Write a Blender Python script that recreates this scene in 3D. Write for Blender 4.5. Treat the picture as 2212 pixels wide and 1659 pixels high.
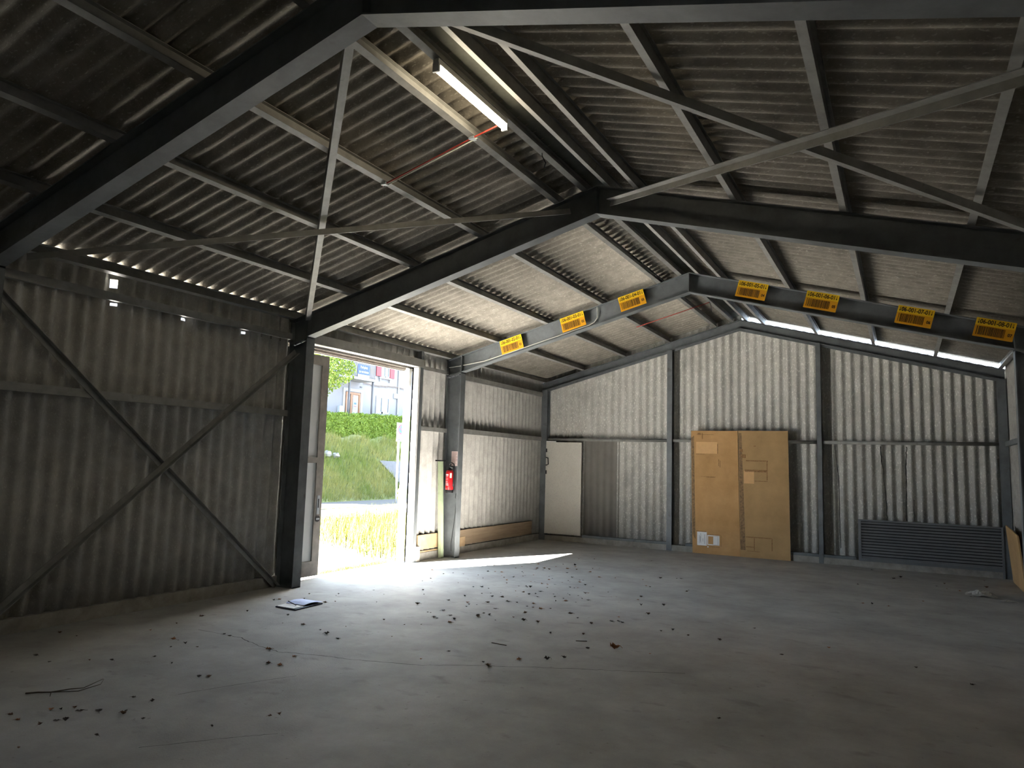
import bpy, math, random
from mathutils import Vector, Matrix
random.seed(7)
S = bpy.context.scene
for o in list(bpy.data.objects): bpy.data.objects.remove(o, do_unlink=True)
COL = S.collection
PI = math.pi

# ------------------------------------------------------------------ camera
cam_d = bpy.data.cameras.new('camera'); cam = bpy.data.objects.new('camera', cam_d); COL.objects.link(cam)
YAW, PITCH, ROLL = math.radians(28.662), math.radians(6.265), math.radians(-1.661)
Rz = Matrix.Rotation(YAW, 3, 'Z'); Rx = Matrix.Rotation(PITCH, 3, 'X'); Ry = Matrix.Rotation(ROLL, 3, 'Y')
M = Rz @ Rx @ Ry
right, fwd, up = M.col[0], M.col[1], M.col[2]
CM = Matrix((right, up, -fwd)).transposed()
cam.matrix_world = Matrix.Translation((7.688, -7.788, 1.876)) @ CM.to_4x4()
cam_d.sensor_fit = 'HORIZONTAL'; cam_d.sensor_width = 36.0
cam_d.lens = 36.0 * 1545.15 / 2212.0
cam_d.clip_start = 0.05; cam_d.clip_end = 300
S.camera = cam

# ------------------------------------------------------------------ world, sun, exposure
SUN_STRENGTH = 60.0
SKY_STRENGTH = 2.4
EXPOSURE = 2.6
FILL_PASS = 0.25          # how much daylight the invented rooflight lets through as floor fill
w = bpy.data.worlds.new('sky'); S.world = w; w.use_nodes = True
bg = w.node_tree.nodes['Background']; bg.inputs[0].default_value = (0.66, 0.82, 1.0, 1); bg.inputs[1].default_value = SKY_STRENGTH
sun_d = bpy.data.lights.new('sun', 'SUN'); sun = bpy.data.objects.new('sun', sun_d); COL.objects.link(sun)
EL = math.radians(38.4)
sdir = Vector((0.46 * math.cos(EL), 0.888 * math.cos(EL), -math.sin(EL)))
sun.rotation_euler = sdir.to_track_quat('-Z', 'Y').to_euler()
sun.location = (-20, -30, 30)
sun_d.energy = SUN_STRENGTH; sun_d.angle = math.radians(0.53); sun_d.color = (1.0, 0.97, 0.92)
vs = S.view_settings
S.display_settings.display_device = 'sRGB'
vs.view_transform = 'Standard'; vs.look = 'None'; vs.exposure = EXPOSURE; vs.gamma = 1; vs.use_curve_mapping = False
cy = S.cycles
cy.use_denoising = True
try: cy.denoiser = 'OPENIMAGEDENOISE'
except Exception: pass
cy.max_bounces = 10; cy.diffuse_bounces = 7; cy.glossy_bounces = 3; cy.transmission_bounces = 4
cy.caustics_reflective = False; cy.caustics_refractive = False
cy.sample_clamp_indirect = 12.0

# ------------------------------------------------------------------ constants of the hall (metres)
W = 9.1; XR = W / 2
HE = 3.6447; SL = 0.2679; HR = HE + SL * XR
BF = 0.0822; BAY = 4.2388; Y4 = 8.5423
RD = 0.345                       # rafter depth, vertical
CD = 0.34                        # column depth
YB = -8.9                        # wall behind the camera
PUR = 0.12                       # purlin depth
CA, SA = math.cos(math.atan(SL)), math.sin(math.atan(SL))

# ------------------------------------------------------------------ materials
def mat(name, col, rough=0.7, metal=0.0, var=0.0, scale=6.0, bump=0.0, bscale=40.0, spec=0.3, stretch=(1, 1, 1), col2=None, detail=6.0):
    m = bpy.data.materials.new(name); m.use_nodes = True
    nt = m.node_tree; b = nt.nodes['Principled BSDF']
    b.inputs['Roughness'].default_value = rough; b.inputs['Metallic'].default_value = metal
    b.inputs['Specular IOR Level'].default_value = spec
    b.inputs['Base Color'].default_value = (*col, 1)
    if var or col2 or bump:
        tc = nt.nodes.new('ShaderNodeTexCoord'); mp = nt.nodes.new('ShaderNodeMapping'); mp.inputs['Scale'].default_value = stretch
        nt.links.new(tc.outputs['Object'], mp.inputs['Vector'])
        if var or col2:
            n = nt.nodes.new('ShaderNodeTexNoise'); n.inputs['Scale'].default_value = scale; n.inputs['Detail'].default_value = detail
            n.inputs['Roughness'].default_value = 0.65
            nt.links.new(mp.outputs[0], n.inputs['Vector'])
            r = nt.nodes.new('ShaderNodeValToRGB')
            c2 = col2 or tuple(min(1, c * (1 + var)) for c in col); c1 = tuple(c * (1 - var) for c in col) if not col2 else col
            r.color_ramp.elements[0].position = 0.32; r.color_ramp.elements[1].position = 0.68
            r.color_ramp.elements[0].color = (*c1, 1); r.color_ramp.elements[1].color = (*c2, 1)
            nt.links.new(n.outputs['Fac'], r.inputs['Fac']); nt.links.new(r.outputs[0], b.inputs['Base Color'])
        if bump:
            n2 = nt.nodes.new('ShaderNodeTexNoise'); n2.inputs['Scale'].default_value = bscale; n2.inputs['Detail'].default_value = 4
            nt.links.new(mp.outputs[0], n2.inputs['Vector'])
            bp = nt.nodes.new('ShaderNodeBump'); bp.inputs['Strength'].default_value = bump; bp.inputs['Distance'].default_value = 0.01
            nt.links.new(n2.outputs['Fac'], bp.inputs['Height']); nt.links.new(bp.outputs[0], b.inputs['Normal'])
    return m

def speckle(m, color, scale, lo, hi, stretch=(1, 1, 1), amount=1.0):
    """adds irregular flecks of another colour on top of the base colour"""
    nt = m.node_tree; b = nt.nodes['Principled BSDF']
    tc = nt.nodes.new('ShaderNodeTexCoord'); mp = nt.nodes.new('ShaderNodeMapping'); mp.inputs['Scale'].default_value = stretch
    nt.links.new(tc.outputs['Object'], mp.inputs['Vector'])
    n = nt.nodes.new('ShaderNodeTexNoise'); n.inputs['Scale'].default_value = scale; n.inputs['Detail'].default_value = 3
    nt.links.new(mp.outputs[0], n.inputs['Vector'])
    r = nt.nodes.new('ShaderNodeMapRange'); r.inputs['From Min'].default_value = lo; r.inputs['From Max'].default_value = hi
    r.inputs['To Max'].default_value = amount
    nt.links.new(n.outputs['Fac'], r.inputs['Value'])
    mx = nt.nodes.new('ShaderNodeMix'); mx.data_type = 'RGBA'
    src = b.inputs['Base Color']
    if src.is_linked:
        nt.links.new(src.links[0].from_socket, mx.inputs[6])
    else: mx.inputs[6].default_value = src.default_value
    mx.inputs[7].default_value = (*color, 1)
    nt.links.new(r.outputs[0], mx.inputs[0]); nt.links.new(mx.outputs[2], src)
    return m

def emit(name, col, strength):
    m = bpy.data.materials.new(name); m.use_nodes = True; nt = m.node_tree
    for n in list(nt.nodes): nt.nodes.remove(n)
    e = nt.nodes.new('ShaderNodeEmission'); o = nt.nodes.new('ShaderNodeOutputMaterial')
    e.inputs[0].default_value = (*col, 1); e.inputs[1].default_value = strength
    nt.links.new(e.outputs[0], o.inputs[0]); return m

def leafy(name, c1, c2, scale=3.0, trans=0.35):
    m = mat(name, c1, 0.6, col2=c2, scale=scale, spec=0.2)
    nt = m.node_tree; b = nt.nodes['Principled BSDF']; o = nt.nodes['Material Output']
    t = nt.nodes.new('ShaderNodeBsdfTranslucent'); mx = nt.nodes.new('ShaderNodeMixShader'); mx.inputs[0].default_value = trans
    nt.links.new(b.inputs['Base Color'].links[0].from_socket, t.inputs[0])
    nt.links.new(b.outputs[0], mx.inputs[1]); nt.links.new(t.outputs[0], mx.inputs[2]); nt.links.new(mx.outputs[0], o.inputs[0])
    return m

M_floor = mat('concrete_floor', (0.25, 0.245, 0.235), 0.75, col2=(0.39, 0.385, 0.37), scale=1.3, bump=0.25, bscale=60, detail=10)
speckle(M_floor, (0.19, 0.185, 0.175), 3.0, 0.62, 0.74, (1, 1.6, 1), 0.6)
speckle(M_floor, (0.15, 0.14, 0.125), 14, 0.68, 0.74, (1, 1, 1), 0.55)
speckle(M_floor, (0.46, 0.45, 0.43), 90, 0.66, 0.72, (1, 1, 1), 0.6)
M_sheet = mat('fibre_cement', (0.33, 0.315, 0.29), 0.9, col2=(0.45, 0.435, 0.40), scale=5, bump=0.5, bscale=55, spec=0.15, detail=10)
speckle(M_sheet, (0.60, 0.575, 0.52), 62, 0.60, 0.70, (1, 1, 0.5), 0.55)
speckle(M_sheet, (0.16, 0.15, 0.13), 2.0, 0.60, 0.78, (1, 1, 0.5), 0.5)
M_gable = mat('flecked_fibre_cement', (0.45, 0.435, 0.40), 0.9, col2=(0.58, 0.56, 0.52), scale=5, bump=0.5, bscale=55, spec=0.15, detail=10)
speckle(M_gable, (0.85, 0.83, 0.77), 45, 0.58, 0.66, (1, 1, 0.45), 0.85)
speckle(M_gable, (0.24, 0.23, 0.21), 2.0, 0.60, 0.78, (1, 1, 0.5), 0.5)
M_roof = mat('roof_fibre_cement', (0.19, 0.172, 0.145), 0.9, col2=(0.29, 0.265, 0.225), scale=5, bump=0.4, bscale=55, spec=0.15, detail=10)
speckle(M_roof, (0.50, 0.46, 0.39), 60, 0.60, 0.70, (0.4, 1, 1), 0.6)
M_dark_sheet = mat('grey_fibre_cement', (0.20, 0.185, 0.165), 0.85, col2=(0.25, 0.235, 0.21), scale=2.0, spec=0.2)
M_steel = mat('grey_painted_steel', (0.13, 0.14, 0.145), 0.55, var=0.22, scale=3.5, spec=0.4, bump=0.05, bscale=20)
speckle(M_steel, (0.07, 0.07, 0.065), 5.0, 0.66, 0.74, (1, 1, 1), 0.6)
M_purlin = mat('galvanised_grey_steel', (0.24, 0.235, 0.22), 0.55, var=0.2, scale=5, spec=0.4)
speckle(M_purlin, (0.12, 0.115, 0.105), 8.0, 0.68, 0.74, (1, 1, 1), 0.5)
M_ridge = mat('ridge_plate_grey_green', (0.15, 0.155, 0.135), 0.8, var=0.25, scale=4)
M_plinth = mat('plinth_concrete', (0.22, 0.205, 0.18), 0.9, col2=(0.36, 0.34, 0.30), scale=5, bump=0.6, bscale=25, detail=10)
M_white = mat('white_paint', (0.72, 0.71, 0.68), 0.5, var=0.05, scale=4)
M_doorframe = mat('brown_grey_metal', (0.20, 0.18, 0.16), 0.5, var=0.2, scale=8)
M_doorpanel = mat('grey_door_panel', (0.55, 0.56, 0.56), 0.45, var=0.05, scale=3)
M_black = mat('black_plastic', (0.02, 0.02, 0.022), 0.45)
M_darkcrack = mat('dark_crack', (0.045, 0.042, 0.038), 0.95)
M_chip = mat('chipboard', (0.42, 0.24, 0.10), 0.8, col2=(0.55, 0.33, 0.15), scale=2.2, spec=0.15, detail=10)
speckle(M_chip, (0.62, 0.40, 0.20), 120, 0.58, 0.70, (1, 1, 1), 0.5)
M_chip2 = mat('greyed_chipboard', (0.36, 0.23, 0.11), 0.8, col2=(0.48, 0.31, 0.15), scale=1.8, spec=0.15, detail=10)
speckle(M_chip2, (0.56, 0.38, 0.20), 120, 0.58, 0.70, (1, 1, 1), 0.5)
M_residue = mat('glue_residue', (0.28, 0.155, 0.07), 0.9, var=0.4, scale=30)
M_clean = mat('clean_board_patch', (0.66, 0.40, 0.19), 0.8, var=0.06, scale=10)
M_grime = mat('edge_grime', (0.12, 0.085, 0.055), 0.95, col2=(0.36, 0.22, 0.11), scale=22, detail=10)
M_paper = mat('white_paper', (0.80, 0.80, 0.80), 0.6)
M_ink = mat('print_ink', (0.08, 0.08, 0.12), 0.7)
M_timber = mat('rough_timber', (0.24, 0.17, 0.11), 0.85, col2=(0.36, 0.27, 0.18), scale=6, stretch=(1, 0.2, 3), detail=10)
M_timber2 = mat('particle_board_skirt', (0.40, 0.27, 0.15), 0.85, col2=(0.52, 0.37, 0.22), scale=8, detail=10)
M_timber_white = mat('pale_timber', (0.62, 0.58, 0.50), 0.8, var=0.1, scale=10)
M_yellow = mat('sign_yellow', (0.85, 0.52, 0.015), 0.45)
M_orange = mat('sign_orange', (0.72, 0.33, 0.012), 0.45)
M_signink = mat('sign_ink', (0.035, 0.022, 0.01), 0.6)
M_red = mat('red_enamel', (0.70, 0.015, 0.02), 0.3, spec=0.5)
M_redpipe = mat('red_conduit', (0.38, 0.045, 0.03), 0.5)
M_cable_w = mat('white_cable', (0.62, 0.62, 0.56), 0.5)
M_greenpaint = mat('pale_green_paint', (0.36, 0.42, 0.27), 0.6, var=0.15, scale=6)
M_louver = mat('grey_louver', (0.16, 0.165, 0.17), 0.5, var=0.1, scale=4)
M_pvc = mat('white_polythene', (0.33, 0.315, 0.285), 0.35, var=0.1, scale=12)
M_leaf = mat('dry_leaf_brown', (0.10, 0.052, 0.025), 0.8, var=0.4, scale=40)
M_leaf2 = mat('dry_leaf_rust', (0.24, 0.10, 0.035), 0.8, var=0.4, scale=40)
M_leaf3 = mat('dry_leaf_dark', (0.045, 0.036, 0.028), 0.85, var=0.4, scale=40)
M_twig = mat('twig_bark', (0.07, 0.055, 0.04), 0.9)
M_blue_paper = mat('pale_blue_paper', (0.52, 0.60, 0.88), 0.55)
M_folder = mat('dark_blue_folder', (0.05, 0.06, 0.10), 0.4)
M_lampbody = mat('lamp_housing', (0.5, 0.5, 0.48), 0.4)
M_lamp = emit('lamp_tube_light', (1.0, 0.86, 0.62), 8.0)
M_notice = mat('pink_notice_paper', (0.70, 0.56, 0.53), 0.5, var=0.05, scale=10)
# outside
M_bannerwhite = mat('banner_white', (0.16, 0.165, 0.17), 0.6)
M_apron = mat('pale_concrete_apron', (0.50, 0.48, 0.44), 0.9, var=0.08, scale=1.5)
M_paver = mat('reddish_pavers', (0.016, 0.011, 0.008), 0.9, var=0.15, scale=6)
M_road = mat('asphalt', (0.10, 0.098, 0.095), 0.9, var=0.12, scale=8)
M_roadline = mat('yellow_road_paint', (0.62, 0.46, 0.10), 0.7)
M_soil = mat('bank_soil', (0.05, 0.07, 0.02), 0.95, col2=(0.10, 0.10, 0.045), scale=1.5)
M_grass = leafy('grass_blades', (0.085, 0.125, 0.024), (0.20, 0.19, 0.068), 0.7)
M_grass_sun = leafy('verge_grass_blades', (0.035, 0.048, 0.004), (0.07, 0.062, 0.012), 1.4)
M_hedge = leafy('hedge_leaves', (0.07, 0.115, 0.012), (0.125, 0.175, 0.026), 2.5)
M_tree = leafy('tree_leaves', (0.05, 0.085, 0.008), (0.08, 0.11, 0.016), 3.0)
M_bark = mat('tree_bark', (0.12, 0.09, 0.07), 0.9)
M_render = mat('house_render', (0.13, 0.127, 0.134), 0.9, var=0.04, scale=1.5)
M_housewhite = mat('house_white_trim', (0.17, 0.173, 0.178), 0.7)
M_glass = mat('window_glass', (0.05, 0.065, 0.08), 0.08, spec=0.8)
M_brownwood = mat('brown_door_wood', (0.13, 0.06, 0.025), 0.5, var=0.1, scale=5)
M_shutter = mat('red_shutter', (0.15, 0.02, 0.024), 0.6)
M_rail = mat('iron_railing', (0.04, 0.038, 0.04), 0.6)
M_houseroof = mat('brown_roof_tiles', (0.22, 0.10, 0.07), 0.85, var=0.2, scale=8)
M_bluesign = mat('blue_banner', (0.010, 0.024, 0.20), 0.5)
M_signblue = mat('traffic_blue', (0.012, 0.05, 0.2), 0.4)
M_signred = mat('traffic_red', (0.2, 0.012, 0.022), 0.4)
M_signwhite = mat('traffic_white', (0.16, 0.165, 0.17), 0.4)
M_zinc = mat('zinc_pole', (0.36, 0.39, 0.42), 0.45, metal=0.4)
M_hydrant = mat('yellow_enamel', (0.75, 0.50, 0.03), 0.5)
M_rock = mat('pale_stone', (0.13, 0.13, 0.13), 0.9, var=0.1, scale=6)
M_retwall = mat('retaining_concrete', (0.055, 0.054, 0.058), 0.9, var=0.12, scale=4)

# ------------------------------------------------------------------ mesh builder
class MB:
    def __init__(s): s.v = []; s.f = []; s.smooth = False
    def add(s, vs, fs):
        n = len(s.v); s.v += [tuple(v) for v in vs]; s.f += [tuple(i + n for i in f) for f in fs]; return s
    def box(s, a, b):
        (x0, y0, z0), (x1, y1, z1) = a, b
        x0, x1 = min(x0, x1), max(x0, x1); y0, y1 = min(y0, y1), max(y0, y1); z0, z1 = min(z0, z1), max(z0, z1)
        return s.add([(x0, y0, z0), (x1, y0, z0), (x1, y1, z0), (x0, y1, z0), (x0, y0, z1), (x1, y0, z1), (x1, y1, z1), (x0, y1, z1)],
                     [(0, 3, 2, 1), (4, 5, 6, 7), (0, 1, 5, 4), (1, 2, 6, 5), (2, 3, 7, 6), (3, 0, 4, 7)])
    def hexa(s, p):   # 8 corners in box order
        return s.add(p, [(0, 3, 2, 1), (4, 5, 6, 7), (0, 1, 5, 4), (1, 2, 6, 5), (2, 3, 7, 6), (3, 0, 4, 7)])
    def prism(s, poly, fn, t0, t1):
        """poly: 2-D outline (a,b); fn(a,b,t) -> point"""
        n = len(poly)
        vs = [fn(a, b, t0) for a, b in poly] + [fn(a, b, t1) for a, b in poly]
        fs = [tuple(range(n))[::-1], tuple(range(n, 2 * n))] + [(i, (i + 1) % n, (i + 1) % n + n, i + n) for i in range(n)]
        return s.add(vs, fs)
    def bar(s, a, b, w_, h_, upv=(0, 0, 1)):
        a, b = Vector(a), Vector(b); d = (b - a).normalized(); u = Vector(upv)
        r = d.cross(u).normalized(); u = r.cross(d)
        p = []
        for q in (a, b):
            p.append([q - r * w_ / 2 - u * h_ / 2, q + r * w_ / 2 - u * h_ / 2, q + r * w_ / 2 + u * h_ / 2, q - r * w_ / 2 + u * h_ / 2])
        return s.add(p[0] + p[1], [(0, 1, 2, 3), (7, 6, 5, 4), (0, 4, 5, 1), (1, 5, 6, 2), (2, 6, 7, 3), (3, 7, 4, 0)])
    def angle(s, a, b, leg, th, upv):
        """L-section along a->b; one leg flat (normal upv), the other standing"""
        a, b = Vector(a), Vector(b); d = (b - a).normalized(); u = Vector(upv).normalized()
        r = d.cross(u).normalized(); u = r.cross(d)
        poly = [(0, 0), (leg, 0), (leg, th), (th, th), (th, leg), (0, leg)]
        return s.prism(poly, lambda p, q, t: (a if t == 0 else b) + r * (p - leg / 2) + u * q, 0, 1)
    def tube(s, pts, r, n=8, cap=True):
        pts = [Vector(p) for p in pts]; rings = []; prev = None
        for i, p in enumerate(pts):
            d = (pts[min(i + 1, len(pts) - 1)] - pts[max(i - 1, 0)]).normalized()
            ref = prev if prev is not None else (Vector((0, 0, 1)) if abs(d.z) < 0.9 else Vector((1, 0, 0)))
            a = d.cross(ref)
            if a.length < 1e-6: a = d.cross(Vector((0, 1, 0.3)))
            a.normalize(); b = a.cross(d).normalized(); prev = b
            rr = r[i] if isinstance(r, (list, tuple)) else r
            rings.append([p + (a * math.cos(2 * PI * k / n) + b * math.sin(2 * PI * k / n)) * rr for k in range(n)])
        vs = [v for g in rings for v in g]; fs = []
        for i in range(len(pts) - 1):
            for k in range(n):
                fs.append((i * n + k, i * n + (k + 1) % n, (i + 1) * n + (k + 1) % n, (i + 1) * n + k))
        if cap: fs += [tuple(range(n))[::-1], tuple(range((len(pts) - 1) * n, len(pts) * n))]
        return s.add(vs, fs)
    def lathe(s, prof, c=(0, 0, 0), n=24):
        """prof: list of (radius, z), closed with caps"""
        vs = []; fs = []
        for r, z in prof:
            for k in range(n): vs.append((c[0] + r * math.cos(2 * PI * k / n), c[1] + r * math.sin(2 * PI * k / n), c[2] + z))
        for i in range(len(prof) - 1):
            for k in range(n): fs.append((i * n + k, i * n + (k + 1) % n, (i + 1) * n + (k + 1) % n, (i + 1) * n + k))
        fs += [tuple(range(n))[::-1], tuple(range((len(prof) - 1) * n, len(prof) * n))]
        return s.add(vs, fs)
    def corr(s, P, A, R, N, a0, a1, rows, pitch=0.177, amp=0.0255, th=0.006, ph=0.0, seg=10, skip=None):
        """corrugated sheet with real thickness; rows: list of callables or numbers giving the run coordinate at a"""
        P, A, R, N = Vector(P), Vector(A), Vector(R), Vector(N)
        n = max(2, int(round((a1 - a0) / pitch * seg))); nr = len(rows); base = len(s.v)
        for side in (-1, 1):
            for i in range(n + 1):
                a = a0 + (a1 - a0) * i / n
                off = amp * math.sin(2 * PI * a / pitch + ph) + side * th / 2
                for rw in rows:
                    r = rw(a) if callable(rw) else rw
                    s.v.append(tuple(P + A * a + R * r + N * off))
        M1 = (n + 1) * nr
        for side in (0, 1):
            for i in range(n):
                for j in range(nr - 1):
                    if skip:
                        a = a0 + (a1 - a0) * (i + 0.5) / n
                        r0 = rows[j](a) if callable(rows[j]) else rows[j]; r1 = rows[j + 1](a) if callable(rows[j + 1]) else rows[j + 1]
                        if skip(a, (r0 + r1) / 2): continue
                    q = [base + side * M1 + i * nr + j, base + side * M1 + (i + 1) * nr + j, base + side * M1 + (i + 1) * nr + j + 1, base + side * M1 + i * nr + j + 1]
                    s.f.append(tuple(q if side else q[::-1]))
        for i in range(n):     # end rims
            for j in (0, nr - 1):
                p, q = base + i * nr + j, base + (i + 1) * nr + j
                s.f.append((p, q, q + M1, p + M1))
        return s
    def build(s, name, m, parent=None, origin=None, smooth=False):
        o_ = Vector((0, 0, 0))
        if parent is not None and origin is None and parent.get('_o') is not None: o_ = Vector(parent['_o'])
        if origin == 'auto':
            xs = [v[0] for v in s.v]; ys = [v[1] for v in s.v]; zs = [v[2] for v in s.v]
            o_ = Vector(((min(xs) + max(xs)) / 2, (min(ys) + max(ys)) / 2, min(zs)))
        elif origin is not None: o_ = Vector(origin)
        me = bpy.data.meshes.new(name)
        me.from_pydata([tuple(Vector(v) - o_) for v in s.v], [], s.f); me.update()
        me.materials.append(m)
        if smooth:
            me.polygons.foreach_set('use_smooth', [True] * len(me.polygons))
        o = bpy.data.objects.new(name, me); COL.objects.link(o)
        if parent is not None: o.parent = parent
        if parent is None: o.location = o_
        return o

def tag(o, label, cat, group=None, kind=None):
    o['label'] = label; o['category'] = cat
    if group: o['group'] = group
    if kind: o['kind'] = kind
    return o
def thing(name, loc, label, cat, group=None, rot=(0, 0, 0), world=True):
    """Empty at the base. world=True: parts are modelled in world coordinates and shifted to it."""
    o = bpy.data.objects.new(name, None); COL.objects.link(o); o.location = loc; o.rotation_euler = rot
    o.empty_display_size = 0.1
    tag(o, label, cat, group)
    if world: ORG[o.name] = Vector(loc)
    return o
ORG = {}
def part(mb, name, m, parent, smooth=False, label=None):
    o = mb.build(name, m, parent, origin=tuple(ORG.get(parent.name, (0, 0, 0))), smooth=smooth)
    if parent.name in ORG: ORG[o.name] = ORG[parent.name]
    if label: o['label'] = label
    return o
def struct(mb, name, m, smooth=False, parent=None):
    o = mb.build(name, m, parent, smooth=smooth)
    if parent is None: o['kind'] = 'structure'
    return o
def single(mb, name, m, label, cat, group=None, smooth=False, kind=None):
    return tag(mb.build(name, m, None, origin='auto', smooth=smooth), label, cat, group, kind)

def text_geo(txt, size, xs=1.0, bold=0.0):
    cu = bpy.data.curves.new('t', 'FONT'); cu.body = txt; cu.size = size; cu.align_x = 'CENTER'; cu.align_y = 'CENTER'; cu.offset = bold
    cu.resolution_u = 3
    o = bpy.data.objects.new('t', cu); COL.objects.link(o)
    dg = bpy.context.evaluated_depsgraph_get(); dg.update()
    me = bpy.data.meshes.new_from_object(o.evaluated_get(dg))
    vs = [(v.co.x * xs, v.co.y) for v in me.vertices]; fs = [tuple(p.vertices) for p in me.polygons]
    bpy.data.objects.remove(o, do_unlink=True); bpy.data.curves.remove(cu); bpy.data.meshes.remove(me)
    return vs, fs
def soff(x): return HE + SL * (x if x <= XR else W - x)           # underside of the main rafters

# ------------------------------------------------------------------ floor
mb = MB().box((-0.42, YB - 0.1, -0.25), (W + 0.42, Y4 + 0.2, 0.0))
floor = struct(mb, 'floor', M_floor)
def ribbon(pts, w0, z=0.0012, jitter=0.0):
    m_ = MB(); n = len(pts); vs = []; fs = []
    fine = []
    for i in range(n - 1):
        for k in range(8):
            t = k / 8; fine.append((pts[i][0] * (1 - t) + pts[i + 1][0] * t + random.uniform(-1, 1) * jitter, pts[i][1] * (1 - t) + pts[i + 1][1] * t + random.uniform(-1, 1) * jitter))
    fine.append(pts[-1])
    for i, p in enumerate(fine):
        a = fine[max(i - 1, 0)]; b = fine[min(i + 1, len(fine) - 1)]
        d = Vector((b[0] - a[0], b[1] - a[1])).normalized(); nn = Vector((-d.y, d.x)) * w0 * random.uniform(0.5, 1.2) / 2
        vs += [(p[0] + nn.x, p[1] + nn.y, z), (p[0] - nn.x, p[1] - nn.y, z)]
    for i in range(len(fine) - 1): fs.append((2 * i, 2 * i + 1, 2 * i + 3, 2 * i + 2))
    return m_.add(vs, fs)
CR = [(1.012, -2.409), (1.647, -2.404), (2.038, -2.516), (2.351, -2.572), (2.719, -2.457), (3.11, -2.381), (3.714, -2.188), (4.064, -1.947), (4.441, -1.743), (5.008, -1.444), (5.394, -1.269), (5.885, -1.022)]
ribbon(CR, 0.010, jitter=0.012).build('crack', M_darkcrack, floor)
ribbon([(2.664, -3.888), (2.85, -3.45), (3.058, -3.032)], 0.006, jitter=0.006).build('crack', M_darkcrack, floor)
ribbon([(3.357, -4.687), (3.749, -4.221), (3.91, -4.048)], 0.006, jitter=0.006).build('crack', M_darkcrack, floor)

# ------------------------------------------------------------------ roof sheets
OFFS = RD + PUR / CA + 0.0285 / CA          # vertical distance from soffit plane to sheet mid-plane
YR0, YR1 = YB - 0.2, Y4 + 0.32
FILL0, FILL1 = -8.5, -6.9                      # unseen rooflight over the camera, added to brighten the near floor
def roof_side(left, fill_sheet=False):
    P = (0, 0, HE + OFFS) if left else (W, 0, HE + OFFS)
    R = Vector((CA, 0, SA)) if left else Vector((-CA, 0, SA))
    N = Vector((-SA, 0, CA)) if left else Vector((SA, 0, CA))
    m_ = MB()
    rows = [-0.80, 0.6, 2.0, 3.3, (XR - 0.12) / CA]
    if left: m_.corr(P, (0, 1, 0), R, N, YR0, YR1, rows, ph=0.6)
    elif fill_sheet: m_.corr(P, (0, 1, 0), R, N, FILL0 - 0.02, FILL1 + 0.02, [1.0, 3.3], ph=1.4)
    else: m_.corr(P, (0, 1, 0), R, N, YR0, YR1, [-0.80, 1.0, 3.3, rows[-1]], ph=1.4, skip=lambda a, q: FILL0 < a < FILL1 and 1.0 < q < 3.3)
    return m_
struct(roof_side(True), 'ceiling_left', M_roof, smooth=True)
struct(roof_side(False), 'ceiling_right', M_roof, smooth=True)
M_fill = bpy.data.materials.new('added_fill_rooflight'); M_fill.use_nodes = True
_n = M_fill.node_tree; _t = _n.nodes.new('ShaderNodeBsdfTranslucent'); _t.inputs[0].default_value = (FILL_PASS, FILL_PASS, FILL_PASS * 1.0, 1)
_n.links.new(_t.outputs[0], _n.nodes['Material Output'].inputs[0])
struct(roof_side(False, True), 'added_rooflight_1', M_fill, smooth=True)  # invented translucent sheet, added out of view as a fill source
mb = MB()
zc = HR + OFFS + 0.035
for s_ in (-1, 1):
    a = (XR, zc + 0.005); b = (XR + s_ * 0.34, zc + 0.005 - 0.34 * SL)
    mb.prism([a, b, (b[0], b[1] + 0.008), (a[0], a[1] + 0.008)], lambda p, q, t: (p, t, q), YR0, YR1)
struct(mb, 'trim_1', M_ridge)
mb = MB(); zc = HR + RD + PUR / CA + 0.002
for s_ in (-1, 1):
    a = (XR, zc); b = (XR + s_ * 0.19, zc - 0.19 * SL)
    mb.prism([a, b, (b[0], b[1] + 0.006), (a[0], a[1] + 0.006)], lambda p, q, t: (p, t, q), YR0, YR1)
struct(mb, 'trim_2', M_ridge)

# ------------------------------------------------------------------ purlins
def i_section(w_, h_, tf=0.007, tw=0.006):
    return [(-w_ / 2, 0), (w_ / 2, 0), (w_ / 2, tf), (tw / 2, tf), (tw / 2, h_ - tf), (w_ / 2, h_ - tf), (w_ / 2, h_), (-w_ / 2, h_), (-w_ / 2, h_ - tf), (-tw / 2, h_ - tf), (-tw / 2, tf), (-w_ / 2, tf)]
PX = [4.40, 4.03, 2.95, 1.87, 0.79, -0.27]
ords = ['highest', 'second', 'third', 'fourth', 'fifth', 'eaves']
def purlin(x, left):
    R = Vector((CA, 0, SA)) if left else Vector((CA, 0, -SA)); N = Vector((-SA, 0, CA)) if left else Vector((SA, 0, CA))
    P = Vector((x, 0, soff(x) + RD)) if -0.001 <= x <= W else Vector((x, 0, HE + SL * (x if left else W - x) + RD))
    return MB().prism(i_section(0.066, PUR), lambda a, b, t: P + R * a + N * b + Vector((0, t, 0)), YB + 0.05, Y4 + 0.1)
for i, x in enumerate(PX):
    nm = 'eave_purlin' if i == 5 else 'roof_purlin'
    desc = {0: 'grey steel purlin just left of the roof ridge, carrying the lit strip light', 5: 'grey steel eaves purlin along the top of the left wall'}.get(i, 'grey steel purlin, %s line down from the ridge on the left roof slope' % ords[i])
    single(purlin(x, True), nm, M_purlin, desc, 'roof beam', 'purlins on the left roof slope')
    desc = {0: 'grey steel purlin just right of the roof ridge, beside the dark ridge plate', 5: 'grey steel eaves purlin along the top of the right wall'}.get(i, 'grey steel purlin, %s line down from the ridge on the right roof slope' % ords[i])
    single(purlin(W - x, False), nm, M_purlin, desc, 'roof beam', 'purlins on the right roof slope')

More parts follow.
